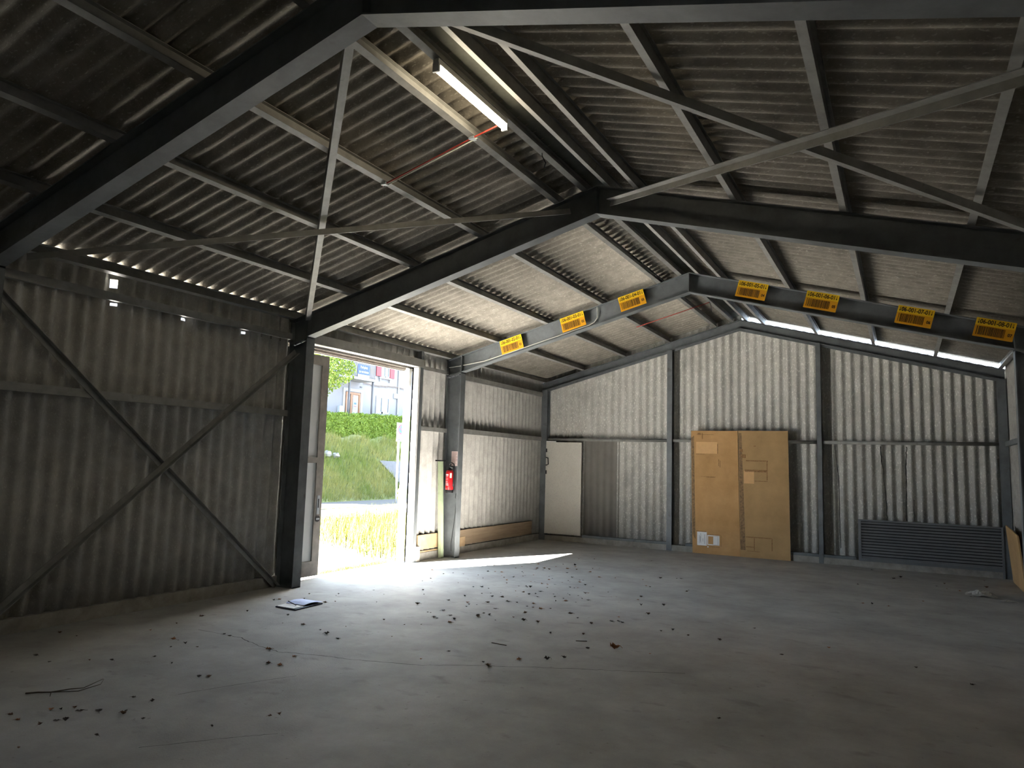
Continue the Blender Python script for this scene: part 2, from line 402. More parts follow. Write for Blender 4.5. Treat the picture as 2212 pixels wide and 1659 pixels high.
# ------------------------------------------------------------------ portal frames
TF, TW = 0.013, 0.010
def portal(yc, label):
    t = thing('portal_frame', (XR, yc, 0), label, 'steel frame', 'steel portal frames')
    for left in (True, False):
        X = (lambda x: x) if left else (lambda x: W - x)
        m_ = MB()
        zt = HE
        m_.box((X(0), yc - BF, 0), (X(-TF), yc + BF, zt))                      # inner flange
        m_.box((X(-CD), yc - BF, 0), (X(-CD + TF), yc + BF, HE - SL * CD + RD - 0.02))
        m_.prism([(-CD + TF, 0), (-TF, 0), (-TF, HE - 0.03), (-CD + TF, HE - SL * CD - 0.03)], lambda p, q, y: (X(p), y, q), yc - TW / 2, yc + TW / 2)
        col = part(m_, 'column', M_steel, t)
        m2 = MB().box((X(-CD - 0.0), yc - BF - 0.0, 0), (X(0.0), yc + BF, 0.018))
        part(m2, 'base_plate', M_steel, col)
        m_ = MB()                                                              # rafter
        fn = lambda p, q, y: (X(p), y, q)
        so = lambda x: HE + SL * x
        m_.prism([(-CD, so(-CD)), (XR, HR), (XR, HR + TF), (-CD, so(-CD) + TF)], fn, yc - BF, yc + BF)
        m_.prism([(-CD - 0.02, so(-CD - 0.02) + RD - TF), (XR, HR + RD - TF), (XR, HR + RD), (-CD - 0.02, so(-CD - 0.02) + RD)], fn, yc - BF, yc + BF)
        m_.prism([(-CD, so(-CD) + TF), (XR, HR + TF), (XR, HR + RD - TF), (-CD, so(-CD) + RD - TF)], fn, yc - TW / 2, yc + TW / 2)
        raf = part(m_, 'rafter', M_steel, t)
        m2 = MB().prism([(-CD, so(-CD) - 0.022), (-0.0, so(0) - 0.022), (0.0, so(0)), (-CD, so(-CD))], fn, yc - BF, yc + BF)
        part(m2, 'knee_plate', M_steel, raf)
        m2 = MB().prism([(-TF, so(0) + TF), (0, so(0) + TF), (0, so(0) + RD - TF), (-TF, so(0) + RD - TF)], fn, yc - BF, yc + BF)
        part(m2, 'stiffener', M_steel, raf)
        for k in range(3):
            xb = -0.06 - 0.10 * k
            m2 = MB().lathe([(0.017, -0.02), (0.017, 0.0)], (X(xb), yc - 0.045, so(xb) - 0.022), 6)
            part(m2, 'bolt', M_steel, raf)
    m_ = MB().box((XR - 0.006, yc - BF, HR + TF), (XR + 0.006, yc + BF, HR + RD - TF))
    part(m_, 'apex_plate', M_steel, t)
    return t
FR1 = portal(-BAY, 'nearest grey steel portal frame crossing the top of the view')
FR2 = portal(0.0, 'middle grey steel portal frame at the near side of the open door')
FR3 = portal(BAY, 'far grey steel portal frame carrying the row of yellow signs')

# gable frame
t = thing('gable_frame', (XR, Y4, 0), 'grey steel end frame of posts and sloping rafters against the back gable wall', 'steel frame')
zg = lambda x: 5.014 - SL * abs(x - XR)
GD = 0.185
for left in (True, False):
    X = (lambda x: x) if left else (lambda x: W - x)
    fn = lambda p, q, y: (X(p), y, q)
    m_ = MB()
    for z0, z1, y0, y1 in ((0, 0.011, -0.065, 0.065), (GD - 0.011, GD, -0.065, 0.065), (0.011, GD - 0.011, -0.004, 0.004)):
        m_.prism([(-0.34, zg(-0.34) + z0), (XR, zg(XR) + z0), (XR, zg(XR) + z1), (-0.34, zg(-0.34) + z1)], fn, Y4 + y0, Y4 + y1)
    # small ledge angle under the rafter, in front of the sheets
    m_.prism([(-0.3, zg(-0.3) - 0.055), (XR, zg(XR) - 0.055), (XR, zg(XR)), (-0.3, zg(-0.3))], fn, Y4 - 0.01, Y4 + 0.0)
    part(m_, 'rafter', M_steel, t)
for x, w_ in ((-0.235, 0.16), (2.98, 0.12), (6.17, 0.09), (9.375, 0.14)):
    m_ = MB(); d_ = 0.15
    m_.box((x - w_ / 2, Y4 - 0.085, 0), (x + w_ / 2, Y4 - 0.075, zg(x)))
    m_.box((x - w_ / 2, Y4 + d_ - 0.085, 0), (x + w_ / 2, Y4 + d_ - 0.075, zg(x)))
    m_.box((x - 0.005, Y4 - 0.075, 0), (x + 0.005, Y4 + d_ - 0.085, zg(x)))
    part(m_, 'post', M_steel, t)

# ------------------------------------------------------------------ walls
XW = -0.375                                    # mid-plane of the left sheets
roof_under = lambda x: HE + SL * x + OFFS + 0.008
holes = [(-2.87, -2.79, 3.76, 3.86), (-2.84, -2.77, 3.57, 3.60), (-1.92, -1.83, 3.57, 3.60), (-0.93, -0.89, 3.57, 3.60), (-0.06, -0.03, 3.53, 3.60)]
rows_up = [2.47 + 0.0] + [2.6 + 0.1 * k for k in range(9)] + [3.49 + 0.035 * k for k in range(12)] + [roof_under(XW) - 0.03]
def lskip(y, z): return any(a <= y <= b and c <= z <= d for a, b, c, d in holes)
mb = MB()
mb.corr((XW - 0.006, 0, 0), (0, 1, 0), (0, 0, 1), (1, 0, 0), YB - 0.12, 0.02, rows_up, skip=lskip)
mb.corr((XW, 0, 0), (0, 1, 0), (0, 0, 1), (1, 0, 0), YB - 0.12, 0.02, [0.13, 1.3, 2.52])
mb.corr((XW - 0.006, 0, 0), (0, 1, 0), (0, 0, 1), (1, 0, 0), 3.2, Y4 + 0.12, [2.47, roof_under(XW) - 0.03])
mb.corr((XW, 0, 0), (0, 1, 0), (0, 0, 1), (1, 0, 0), 3.2, Y4 + 0.12, [0.10, 2.52])
mb.corr((XW - 0.006, 0, 0), (0, 1, 0), (0, 0, 1), (1, 0, 0), 0.02, 3.2, [3.66, roof_under(XW) - 0.03])
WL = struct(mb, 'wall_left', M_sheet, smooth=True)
m_ = MB().box((-0.46, YB, -0.2), (-0.31, -0.08, 0.15)).box((-0.46, 3.25, -0.2), (-0.31, Y4 + 0.1, 0.14))
m_.build('plinth', M_plinth, WL)
mb = MB()
mb.corr((W - XW, 0, 0), (0, 1, 0), (0, 0, 1), (-1, 0, 0), YB - 0.1, Y4 + 0.12, [0.13, 2.5])
mb.corr((W - XW + 0.006, 0, 0), (0, 1, 0), (0, 0, 1), (-1, 0, 0), YB - 0.1, Y4 + 0.12, [2.45, roof_under(XW) - 0.03])
WR = struct(mb, 'wall_right', M_sheet, smooth=True)
MB().box((W + 0.31, YB, -0.2), (W + 0.46, Y4 + 0.1, 0.14)).build('plinth', M_plinth, WR)
# back gable wall
YG = 8.665
roofz = lambda x: HE + SL * (x if x <= XR else W - x) + OFFS + 0.005
gtop = lambda x: roofz(x) if x < XR + 0.02 else zg(x) + GD + 0.05
mb = MB()
mb.corr((0, YG + 0.006, 0), (1, 0, 0), (0, 0, 1), (0, -1, 0), -0.40, W + 0.40, [2.42, gtop], seg=12)
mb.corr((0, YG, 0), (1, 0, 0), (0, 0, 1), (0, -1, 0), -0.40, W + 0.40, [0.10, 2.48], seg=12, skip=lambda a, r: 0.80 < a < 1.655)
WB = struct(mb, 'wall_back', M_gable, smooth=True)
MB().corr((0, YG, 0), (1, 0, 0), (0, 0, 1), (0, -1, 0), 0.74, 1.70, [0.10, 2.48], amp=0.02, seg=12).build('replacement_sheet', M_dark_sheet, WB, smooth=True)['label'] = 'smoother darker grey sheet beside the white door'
MB().box((-0.40, Y4 - 0.075, -0.2), (W + 0.40, Y4 + 0.2, 0.125)).build('plinth', M_plinth, WB)
def wall_crack(pts, w0):
    m_ = MB(); vs = []; fs = []; fine = []
    for i in range(len(pts) - 1):
        for k in range(8):
            t_ = k / 8; fine.append((pts[i][0] * (1 - t_) + pts[i + 1][0] * t_ + random.uniform(-.008, .008), pts[i][1] * (1 - t_) + pts[i + 1][1] * t_))
    fine.append(pts[-1])
    for p in fine:
        d_ = w0 * random.uniform(.5, 1.2) / 2; y_ = YG - 0.0255 * math.sin(2 * PI * p[0] / 0.177) - 0.006
        vs += [(p[0] - d_, y_, p[1]), (p[0] + d_, y_, p[1])]
    for i in range(len(fine) - 1): fs.append((2 * i, 2 * i + 1, 2 * i + 3, 2 * i + 2))
    return m_.add(vs, fs)
for pts, w0 in (([(6.452, 2.42), (6.516, 1.68), (6.525, 0.32)], 0.014), ([(7.304, 2.42), (7.319, 2.085), (7.371, 1.483), (7.38, 0.93)], 0.022), ([(7.774, 2.42), (7.747, 2.096), (7.735, 1.5), (7.725, 0.95)], 0.022), ([(7.864, 1.37), (7.868, 0.95)], 0.012)):
    wall_crack(pts, w0).build('crack', M_darkcrack, WB)
# wall behind the camera
mb = MB()
mb.corr((0, YB - 0.05, 0), (1, 0, 0), (0, 0, 1), (0, -1, 0), -0.40, W + 0.40, [0.0, lambda x: roofz(x)])
struct(mb, 'wall_front', M_sheet, smooth=True)

# ------------------------------------------------------------------ wall rails (girts)
def rail(a, b, label, name='wall_rail', group='wall rails', m=None):
    """channel-like rail: box with a turned-down lip"""
    m_ = MB().box(a, b)
    return single(m_, name, m or M_steel, label, 'wall rail', group)
RX0, RX1 = -0.348, -0.285
def lrail(y0, y1, z0, z1, label):
    m_ = MB()
    m_.box((RX0, y0, z0), (RX1, y1, z0 + 0.008)).box((RX0, y0, z1 - 0.008), (RX1, y1, z1)).box((RX1 - 0.008, y0, z0 + 0.008), (RX1, y1, z1 - 0.008))
    return single(m_, 'wall_rail', M_purlin, label, 'wall rail', 'rails on the left wall')
lrail(-BAY + BF + 0.01, -BF - 0.01, 2.46, 2.55, 'grey steel rail halfway up the left wall behind the crossed braces')
lrail(-BAY + BF + 0.01, -BF - 0.01, 3.61, 3.70, 'grey steel rail near the top of the left wall beside the bright holes')
lrail(YB + 0.2, -BAY - BF - 0.01, 2.46, 2.55, 'grey steel rail on the left wall nearest the camera')
lrail(3.21, BAY - BF - 0.01, 2.43, 2.51, 'short grey rail halfway up between the open door and the far frame column')
lrail(3.21, BAY - BF - 0.01, 3.59, 3.66, 'short grey rail high up between the open door and the far frame column')
lrail(BAY + BF + 0.01, Y4 - 0.10, 2.44, 2.54, 'grey steel rail halfway up the left wall in the far corner bay')
lrail(BAY + BF + 0.01, Y4 - 0.10, 3.56, 3.66, 'grey steel rail high on the left wall in the far corner bay')
for (a, b, lab) in ((-0.15, 2.915, 'grey rail across the back wall above the white door'), (3.05, 6.12, 'grey rail across the middle of the back wall behind the brown boards'), (6.22, 9.30, 'grey rail across the right part of the back wall above the louver')):
    m_ = MB().tube([(a, Y4 - 0.005, 2.485), (b, Y4 - 0.005, 2.485)], 0.036, 12)
    single(m_, 'wall_rail', M_purlin, lab, 'wall rail', 'rails on the back wall', smooth=True)
for (a, b, lab) in ((0.84, 2.915, 'low grey rail on the plinth right of the white door'), (3.35, 6.12, 'low grey rail on the plinth behind the brown boards'), (6.22, 6.82, 'low grey rail on the plinth left of the louver')):
    single(MB().box((a, Y4 - 0.07, 0.126), (b, Y4 + 0.06, 0.180)), 'sill_rail', M_steel, lab, 'wall rail', 'rails along the back plinth')
for y0, y1, z, lab in ((BAY + BF + .01, Y4 - .1, 2.44, 'grey rail halfway up the right wall by the far corner'), (-BF * 0 + BF + .01, BAY - BF - .01, 2.44, 'grey rail halfway up the right wall before the far frame')):
    single(MB().box((W + 0.285, y0, z), (W + 0.348, y1, z + 0.09)), 'wall_rail', M_steel, lab, 'wall rail', 'rails on the right wall')
single(MB().bar((9.11, Y4 - 0.75, 3.62), (9.38, Y4 - 0.12, 3.62), 0.01, 0.01), 'tie_rod', M_steel, 'thin grey rod high in the far right corner', 'rod') if False else None

# wall braces in the left wall, near bay
def brace(a, b, leg, upv, label, group):
    return single(MB().angle(a, b, leg, 0.007, upv), 'cross_brace', M_purlin, label, 'brace', group)
brace((-0.270, -4.10, 3.45), (-0.270, -0.14, -0.01 + 0.02), 0.07, (1, 0, 0), 'grey angle brace on the left wall falling from upper left to lower right', 'wall braces')
brace((-0.190, -0.11, 3.42), (-0.190, -4.12, 0.03), 0.07, (1, 0, 0), 'grey angle brace on the left wall rising from lower left to upper right', 'wall braces')
# roof braces
NL = (SA, 0, -CA); NRt = (-SA, 0, -CA); UL = (-SA, 0, CA); UR = (SA, 0, CA)
M_brace = M_purlin
def rbrace(a, b, up_, label):
    return single(MB().angle(a, b, 0.07, 0.007, up_), 'roof_brace', M_brace, label, 'brace', 'diagonal roof braces')
rbrace((4.33, -BAY + 0.09, HE + SL * 4.33 + 0.25), (0.02, -0.10, HE + 0.005 + 0.23), UL, 'pale steel angle dropping steeply across the left roof slope')
rbrace((0.0, -BAY + 0.27, HE + 0.17), (4.20, -0.09, HE + SL * 4.2 + 0.185), NL, 'dark steel angle crossing the left roof slope almost level to the ridge')
rbrace((9.08, -0.09, HE + 0.23), (4.56, -BAY + 0.17, soff(4.56) + 0.25), UR, 'thin steel angle falling to the right behind the bolted brace')
rbrace((9.09, -BAY + 0.21, HE + 0.185), (4.72, -0.09, soff(4.72) + 0.185), NRt, 'steel angle bolted at the ridge and rising to the upper right edge of the photo')

# ------------------------------------------------------------------ door opening
DZ = 3.53
m_ = MB().box((-0.37, BF + 0.01, 3.61), (-0.22, 3.20, 3.66)).box((-0.235, BF + 0.01, 3.66), (-0.22, 3.20, 3.76))
single(m_, 'door_header', M_purlin, 'grey steel header beam above the open sliding door', 'beam')
m_ = MB().box((-0.50, -0.6, 3.60), (-0.40, 3.25, 3.64)).box((-0.50, -0.6, 3.545), (-0.488, 3.25, 3.60)).box((-0.412, -0.6, 3.575), (-0.40, 3.25, 3.60))
single(m_, 'door_track', M_doorframe, 'dark sliding track under the header above the open door', 'door track')
single(MB().box((-0.56, -0.6, 3.53), (-0.52, 3.0, 3.66)), 'fascia_board', M_doorframe, 'brown grey fascia strip along the top of the door opening', 'board')
m_ = MB().box((-0.505, 2.98, 0), (-0.40, 3.06, 3.6))
single(m_, 'door_jamb', M_white, 'sunlit white outer jamb at the right of the door opening', 'jamb')
single(MB().box((-0.395, 3.07, 0), (-0.36, 3.10, 3.6)), 'gap_shade_strip', mat('gap_shade_black', (0.003, 0.003, 0.003), 0.8, spec=0.05), 'near-black strip painting the shaded gap between the two white door uprights', 'shade_strip')  # near-black strip added so the gap between the uprights reads as shade
m_ = MB().box((-0.355, 3.06, 0), (-0.245, 3.12, 3.60))
single(m_, 'door_post', M_white, 'sunlit white inner post beside the outer door jamb', 'post')
single(MB().box((-0.345, 3.125, 0), (-0.235, 3.20, 3.92)), 'wall_stud', M_steel, 'slim grey steel stud right of the white door post', 'post')
# sliding leaf
dl = bpy.data.objects.new('door_1', None); COL.objects.link(dl); dl.location = (-0.455, -0.2, 0.03); dl['kind'] = 'structure'
ORG[dl.name] = Vector(dl.location)
tag(dl, 'grey metal sliding door leaf standing open behind the middle frame column', 'door')
ya, yb, xa, xb = -1.20, 0.885, -0.475, -0.435
m_ = MB().box((xa, yb - 0.15, 0.03), (xb, yb, 3.49)).box((xa, ya, 0.03), (xb, ya + 0.15, 3.49))
for z0, z1 in ((0.03, 0.26), (1.78, 1.87), (3.33, 3.49)): m_.box((xa, ya + 0.15, z0), (xb, yb - 0.15, z1))
part(m_, 'leaf_frame', M_doorframe, dl)
part(MB().box((xa + .005, ya + .15, 0.26), (xb - .02, yb - .15, 1.78)), 'panel', M_doorpanel, dl)
part(MB().box((xa + .005, ya + .15, 1.87), (xb - .02, yb - .15, 3.33)), 'panel', M_doorpanel, dl)
hd = part(MB().box((xb, yb - 0.105, 0.98), (xb + 0.006, yb - 0.045, 1.27)), 'handle_plate', M_zinc, dl)
part(MB().box((xb + .006, yb - 0.085, 1.08), (xb + .010, yb - 0.065, 1.22)), 'handle_slot', M_black, hd)
m_ = MB(); c = (xb, yb - 0.075, 0.91)
m_.prism([(0.05 * math.cos(k * PI / 10), 0.05 * math.sin(k * PI / 10)) for k in range(20)], lambda a, b, t_: (c[0] + t_, c[1] + a, c[2] + b), 0, 0.008)
lk = part(m_, 'lock', M_black, dl)
part(MB().box((xb + .008, yb - 0.11, 0.895), (xb + .012, yb - 0.04, 0.918)), 'lock_bar', M_zinc, lk)

# timber skirting in the left bays
single(MB().box((-0.345, 3.36, 0.20), (-0.318, BAY - 0.1, 0.47)), 'skirting_board', M_timber2, 'tan board along the wall foot between the door post and green pole', 'board')
single(MB().box((-0.347, 3.36, 0.0), (-0.325, BAY - 0.1, 0.17)), 'lower_skirting_board', M_timber2, 'lower tan board at floor level between the door post and green pole', 'board')
single(MB().box((-0.345, BAY + 0.09, 0.16), (-0.312, 8.06, 0.47)), 'skirting_board', M_timber, 'long weathered brown board along the foot of the far corner wall', 'board')
single(MB().box((-0.311, BAY + 0.09, 0.14), (-0.292, BAY + 0.75, 0.33)), 'patch_board', M_timber2, 'short tan board nailed over the long weathered board by the column', 'board')
m_ = MB().hexa([(-0.40, 3.262, 0), (-0.26, 3.262, 0), (-0.26, 3.36, 0), (-0.40, 3.36, 0), (-0.40, 3.262, 0.33), (-0.26, 3.262, 0.27), (-0.26, 3.36, 0.27), (-0.40, 3.36, 0.33)])
single(m_, 'timber_block', M_timber_white, 'short pale timber block on the floor beside the white door post', 'block')
# green pole
t = thing('green_pole', (-0.25, 4.02, 0), 'pale green square pole standing against the wall left of the far column', 'pole')
part(MB().bar((-0.245, 4.045, 0.0), (-0.262, 3.93, 1.86), 0.085, 0.07, (1, 0, 0)), 'shaft', M_greenpaint, t)
part(MB().box((-0.31, 3.82, 1.86), (-0.21, 4.03, 1.885)), 'cap', M_black, t)

# ------------------------------------------------------------------ fire extinguisher and notice
ex, ey, ez = -0.17, BAY - 0.105, 1.25
t = thing('fire_extinguisher', (ex, ey, ez), 'red fire extinguisher hanging on the far frame column', 'fire extinguisher')
body = part(MB().lathe([(0.070, 0.05), (0.078, 0.06), (0.078, 0.40), (0.066, 0.43), (0.03, 0.455)], (ex, ey, ez), 28), 'cylinder', M_red, t, smooth=True)
part(MB().lathe([(0.076, 0.0), (0.080, 0.01), (0.080, 0.058), (0.074, 0.062)], (ex, ey, ez), 28), 'foot_ring', M_black, t)
vh = part(MB().lathe([(0.05, 0.425), (0.05, 0.45), (0.028, 0.462), (0.022, 0.50)], (ex, ey, ez), 20), 'valve', M_black, t)
part(MB().bar((ex - 0.03, ey, ez + 0.515), (ex + 0.075, ey - 0.02, ez + 0.485), 0.02, 0.016), 'lever', M_zinc, vh)
part(MB().bar((ex - 0.03, ey, ez + 0.535), (ex + 0.05, ey - 0.02, ez + 0.548), 0.02, 0.01), 'lever', M_black, vh)
hp = [(ex - 0.02, ey - 0.01, ez + 0.50), (ex - 0.0, ey - 0.02, ez + 0.565), (ex + 0.05, ey - 0.02, ez + 0.59), (ex + 0.10, ey - 0.01, ez + 0.56), (ex + 0.115, ey, ez + 0.48), (ex + 0.11, ey, ez + 0.36), (ex + 0.092, ey, ez + 0.22), (ex + 0.088, ey, ez + 0.12)]
part(MB().tube(hp, 0.012, 8), 'hose', M_black, t, smooth=True)
# printed label wrapped on the cylinder
m_ = MB()
def wrap(a0, a1, z0, z1, r=0.0787):
    vs = []; n = 8
    for k in range(n + 1):
        a = a0 + (a1 - a0) * k / n
        for z in (z0, z1): vs.append((ex + r * math.cos(a), ey + r * math.sin(a), ez + z))
    return vs, [(2 * k, 2 * k + 2, 2 * k + 3, 2 * k + 1) for k in range(n)]
A0, A1 = math.radians(-128), math.radians(-72)
for z0, z1, f0, f1 in ((0.335, 0.365, 0.0, 0.95), (0.315, 0.321, 0, .9), (0.28, 0.286, 0.05, .45), (0.28, 0.286, 0.55, .9), (0.25, 0.257, 0, .9), (0.205, 0.228, 0.12, 0.32), (0.205, 0.228, 0.5, 0.72), (0.178, 0.190, 0, 0.95), (0.145, 0.163, 0, 1.0), (0.07, 0.082, 0.3, .55)):
    m_.add(*wrap(A0 + (A1 - A0) * f0, A0 + (A1 - A0) * f1, z0, z1))
part(m_, 'printed_label', M_paper, body)
m_ = MB().add(*wrap(math.radians(-55), math.radians(-25), 0.29, 0.385, 0.0792)); part(m_, 'inspection_tag', M_timber_white, body)
part(MB().box((ex - 0.03, ey + 0.07, ez + 0.3), (ex + 0.03, BAY - 0.006, ez + 0.34)), 'wall_bracket', M_black, t)
t = thing('notice_sheet', (-0.105, BAY - 0.012, 1.775), 'pinkish printed notice on the far column above the fire extinguisher', 'notice')
part(MB().box((-0.205, BAY - 0.012, 1.775), (-0.018, BAY - 0.0065, 2.065)), 'sheet', M_notice, t)
m_ = MB()
for zz in range(9): m_.box((-0.19, BAY - 0.0135, 2.03 - zz * 0.026), (-0.19 + random.uniform(.08, .15), BAY - 0.012, 2.036 - zz * 0.026))
part(m_, 'print', mat('notice_ink', (0.36, 0.20, 0.18), 0.7), t)
m_ = MB().tube([(-0.06, BAY - 0.02, 1.24), (-0.055, BAY - 0.05, 1.16), (-0.03, BAY - 0.05, 1.13), (-0.02, BAY - 0.03, 1.2), (-0.022, BAY - 0.02, 1.35)], 0.006, 6)
m_.tube([(-0.03, BAY - 0.015, 1.4), (-0.035, BAY - 0.015, 0.9), (-0.05, BAY - 0.015, 0.55)], 0.005, 6)
m_.tube([(-0.045, BAY - 0.015, 1.2), (-0.07, BAY - 0.015, 0.8), (-0.14, BAY - 0.015, 0.25), (-0.13, BAY - 0.015, 0.12)], 0.005, 6)
single(m_, 'loose_cable', M_black, 'black cables dangling on the far column below the fire extinguisher', 'cable', smooth=True)

# ------------------------------------------------------------------ signs on the far frame
def code_sign(x, z, left, num, idx):
    th = -math.atan(SL) if left else math.atan(SL)
    t = thing('rack_sign', (x, BAY - BF - 0.004, z), 'yellow barcode sign reading 06-001-%s-01 on the far frame' % num, 'sign', 'yellow barcode signs on the far frame', rot=(0, th, 0), world=False)
    w_, h_ = 0.482, 0.272; hs = 0.105
    part(MB().box((-w_ / 2, -0.004, h_ / 2 - hs), (w_ / 2, 0.0, h_ / 2)), 'number_strip', M_yellow, t)
    part(MB().box((-w_ / 2, -0.004, -h_ / 2), (w_ / 2, 0.0, h_ / 2 - hs)), 'barcode_field', M_orange, t)
    def put(txt, size, cx, cz, nm, xs=0.85):
        vs, fs = text_geo(txt, size, xs, 0.0022)
        part(MB().add([(cx + a, -0.0052, cz + b) for a, b in vs], fs), nm, M_signink, t)
    put('06-001-%s-01' % num, 0.088, 0.0, h_ / 2 - 0.053, 'sign_number', 0.80)
    put(idx, 0.062, w_ / 2 - 0.047, -0.055, 'index_number')
    for s_ in (-1, 1):
        cx = s_ * (w_ / 2 - 0.032); cz = h_ / 2 - 0.053
        m_ = MB().box((cx - 0.003, -0.0052, cz - 0.01), (cx + 0.003, -0.0042, cz + 0.032))
        m_.prism([(cx - 0.011, cz - 0.008), (cx, cz - 0.034), (cx + 0.011, cz - 0.008)], lambda a, b, y: (a, y, b), -0.0042, -0.0052)
        part(m_, 'arrow', M_signink, t)
    m_ = MB(); rnd = random.Random(int(num) * 31); xx = -w_ / 2 + 0.03; first = True
    while xx < w_ / 2 - 0.11:
        bw = rnd.choice((0.004, 0.004, 0.007, 0.009)); m_.box((xx, -0.0052, -h_ / 2 + 0.03), (xx + bw, -0.0042, h_ / 2 - hs - 0.014)); xx += bw + (0.016 if first else rnd.choice((0.004, 0.004, 0.006, 0.008))); first = False
    part(m_, 'barcode', M_signink, t)
for x, z, l, n_, i_ in ((1.126, 4.137, 1, '02', '01'), (2.405, 4.493, 1, '03', '02'), (3.542, 4.7985, 1, '04', '03'), (5.59, 4.7955, 0, '05', '04'), (6.637, 4.524, 0, '06', '05'), (7.901, 4.1885, 0, '07', '06'), (8.875, 3.934, 0, '08', '07')):
    code_sign(x, z, l, n_, i_)

# cables and conduits
yc = BAY - 0.03
cp = [(-0.39, yc, 3.745), (-0.1, yc, 3.77), (0.05, yc, 3.79), (0.5, yc, soff(.5) + 0.07), (1.2, yc, soff(1.2) + 0.06), (2.0, yc, soff(2.0) + 0.055), (2.70, yc, soff(2.70) + 0.05), (2.80, yc, 4.46), (2.865, yc, 4.54), (2.87, yc, 4.64), (2.86, yc, 4.74), (2.83, yc, 4.765)]
single(MB().tube(cp, 0.009, 8), 'wall_cable', M_cable_w, 'thin pale cable clipped along the left rafter of the far frame below the signs', 'cable', smooth=True)
t = thing('cable_conduit', (2.97, -2.05, 4.70), 'thin red conduit running down the left roof slope from the strip light', 'conduit')
zz = lambda x: HE + SL * x + RD - 0.016
part(MB().tube([(4.355, -2.06, zz(4.355)), (4.06, -2.07, zz(4.06)), (2.92, -2.06, zz(2.92))], 0.008, 8), 'pipe', M_redpipe, t, smooth=True)
part(MB().tube([(4.08, -2.05, zz(4.08) - .012), (2.92, -2.04, zz(2.92) - .012)], 0.0045, 6), 'wire', M_cable_w, t, smooth=True)
for x in (4.03, 2.95): part(MB().box((x - .03, -2.085, zz(x) - .012), (x + .03, -2.03, zz(x) + .016)), 'clip', M_zinc, t)
t = thing('cable_conduit', (2.9, 6.25, 4.73), 'thin red conduit under the left roof slope between the far frame and back wall', 'conduit')
part(MB().tube([(2.90, 6.3, zz(2.90)), (4.40, 6.3, zz(4.40))], 0.008, 8), 'pipe', M_redpipe, t, smooth=True)
part(MB().tube([(4.40, 6.3, zz(4.40) + .01), (4.43, 6.3, zz(4.40) - .05), (4.44, 6.32, zz(4.40) - .20)], 0.006, 6), 'loose_wire', M_black, t, smooth=True)
single(MB().tube([(4.40, -1.25, zz(4.4) + .012), (4.41, -1.27, zz(4.4) - .03), (4.43, -1.22, zz(4.4) - .09), (4.40, -1.20, zz(4.4) - .13)], 0.006, 6), 'loose_wire', M_black, 'short black wire end hanging from the purlin beyond the strip light', 'cable', smooth=True)

# ------------------------------------------------------------------ strip light
lx = 4.40; lz = soff(lx) + RD - 0.02; ly0, ly1 = -3.24, -2.06
t = thing('strip_light', (lx, (ly0 + ly1) / 2, lz), 'lit fluorescent strip light fixed under the purlin beside the ridge', 'ceiling light')
part(MB().box((lx - 0.028, ly0, lz - 0.030), (lx + 0.028, ly1, lz + 0.018)), 'housing', M_lampbody, t)
m_ = MB(); n = 10
n = 16; poly = [(0.028 * math.cos(2 * PI * k / n), 0.028 * math.sin(2 * PI * k / n)) for k in range(n)]
m_.prism(poly, lambda a, b, y: (lx + a, y, lz - 0.062 + b), ly0 + 0.02, ly1 - 0.02)
part(m_, 'diffuser', M_lamp, t)
for y in (ly0, ly1 - 0.02): part(MB().box((lx - 0.032, y, lz - 0.095), (lx + 0.032, y + 0.02, lz - 0.02)), 'end_cap', M_lampbody, t)

# ------------------------------------------------------------------ back wall: white door, boards, louver
d2 = bpy.data.objects.new('door_2', None); COL.objects.link(d2); d2.location = (0.32, 8.45, 0.16); d2['kind'] = 'structure'; ORG[d2.name] = Vector(d2.location)
tag(d2, 'scuffed white door in the back left corner below the rail', 'door')
M_scuff = mat('scuffed_white_door', (0.62, 0.59, 0.53), 0.6, var=0.05, scale=3)
speckle(M_scuff, (0.36, 0.34, 0.30), 55, 0.58, 0.66, (1.3, 1, 0.6), 0.5)
part(MB().box((-0.16, 8.452, 0.165), (0.80, 8.492, 2.41)), 'leaf', M_scuff, d2)
part(MB().box((-0.16, 8.455, 2.412), (0.10, 8.485, 2.440)), 'head_strip', M_white, d2)
hm = MB().tube([(-0.13, 8.452, 2.02), (-0.13, 8.40, 2.03), (-0.075, 8.39, 2.02), (-0.06, 8.39, 1.86), (-0.13, 8.40, 1.84), (-0.13, 8.452, 1.84)], 0.012, 8)
part(hm, 'handle', M_black, d2, smooth=True)
for z in (1.62, 2.16): part(MB().box((-0.158, 8.440, z), (-0.130, 8.452, z + 0.09)), 'hinge', M_black, d2)

def leaning_board(base, top, width, skew, label, m):
    """board whose front foot runs from base; local x along width, z up the board, y is the thickness (front at y=0)"""
    bx, by = base; tx, ty, tz = top
    L = math.sqrt((ty - by) ** 2 + tz ** 2); ang = math.atan2(ty - by, tz)
    return thing('chipboard_panel', (bx, by, 0.002), label, 'board', None, rot=(-ang, 0, skew), world=False), L
def residue(p, items, m, nm):
    for x0, z0, x1, z1 in items: part(MB().box((x0, -0.0015, z0), (x1, 0.0, z1)), nm, m, p)
H_ = 2.72
tl, L1 = leaning_board((3.532, 8.402), (3.5, 8.440, 2.71), 1.03, 0.0, 'left tan chipboard panel with two white papers leaning on the back wall', M_chip)
part(MB().hexa([(0.0, 0, 0), (1.03, 0, 0), (1.03, 0.018, 0), (0.0, 0.018, 0), (-0.045, 0, L1), (0.98, 0, L1), (0.98, 0.018, L1), (-0.045, 0.018, L1)]), 'board', M_chip, tl)
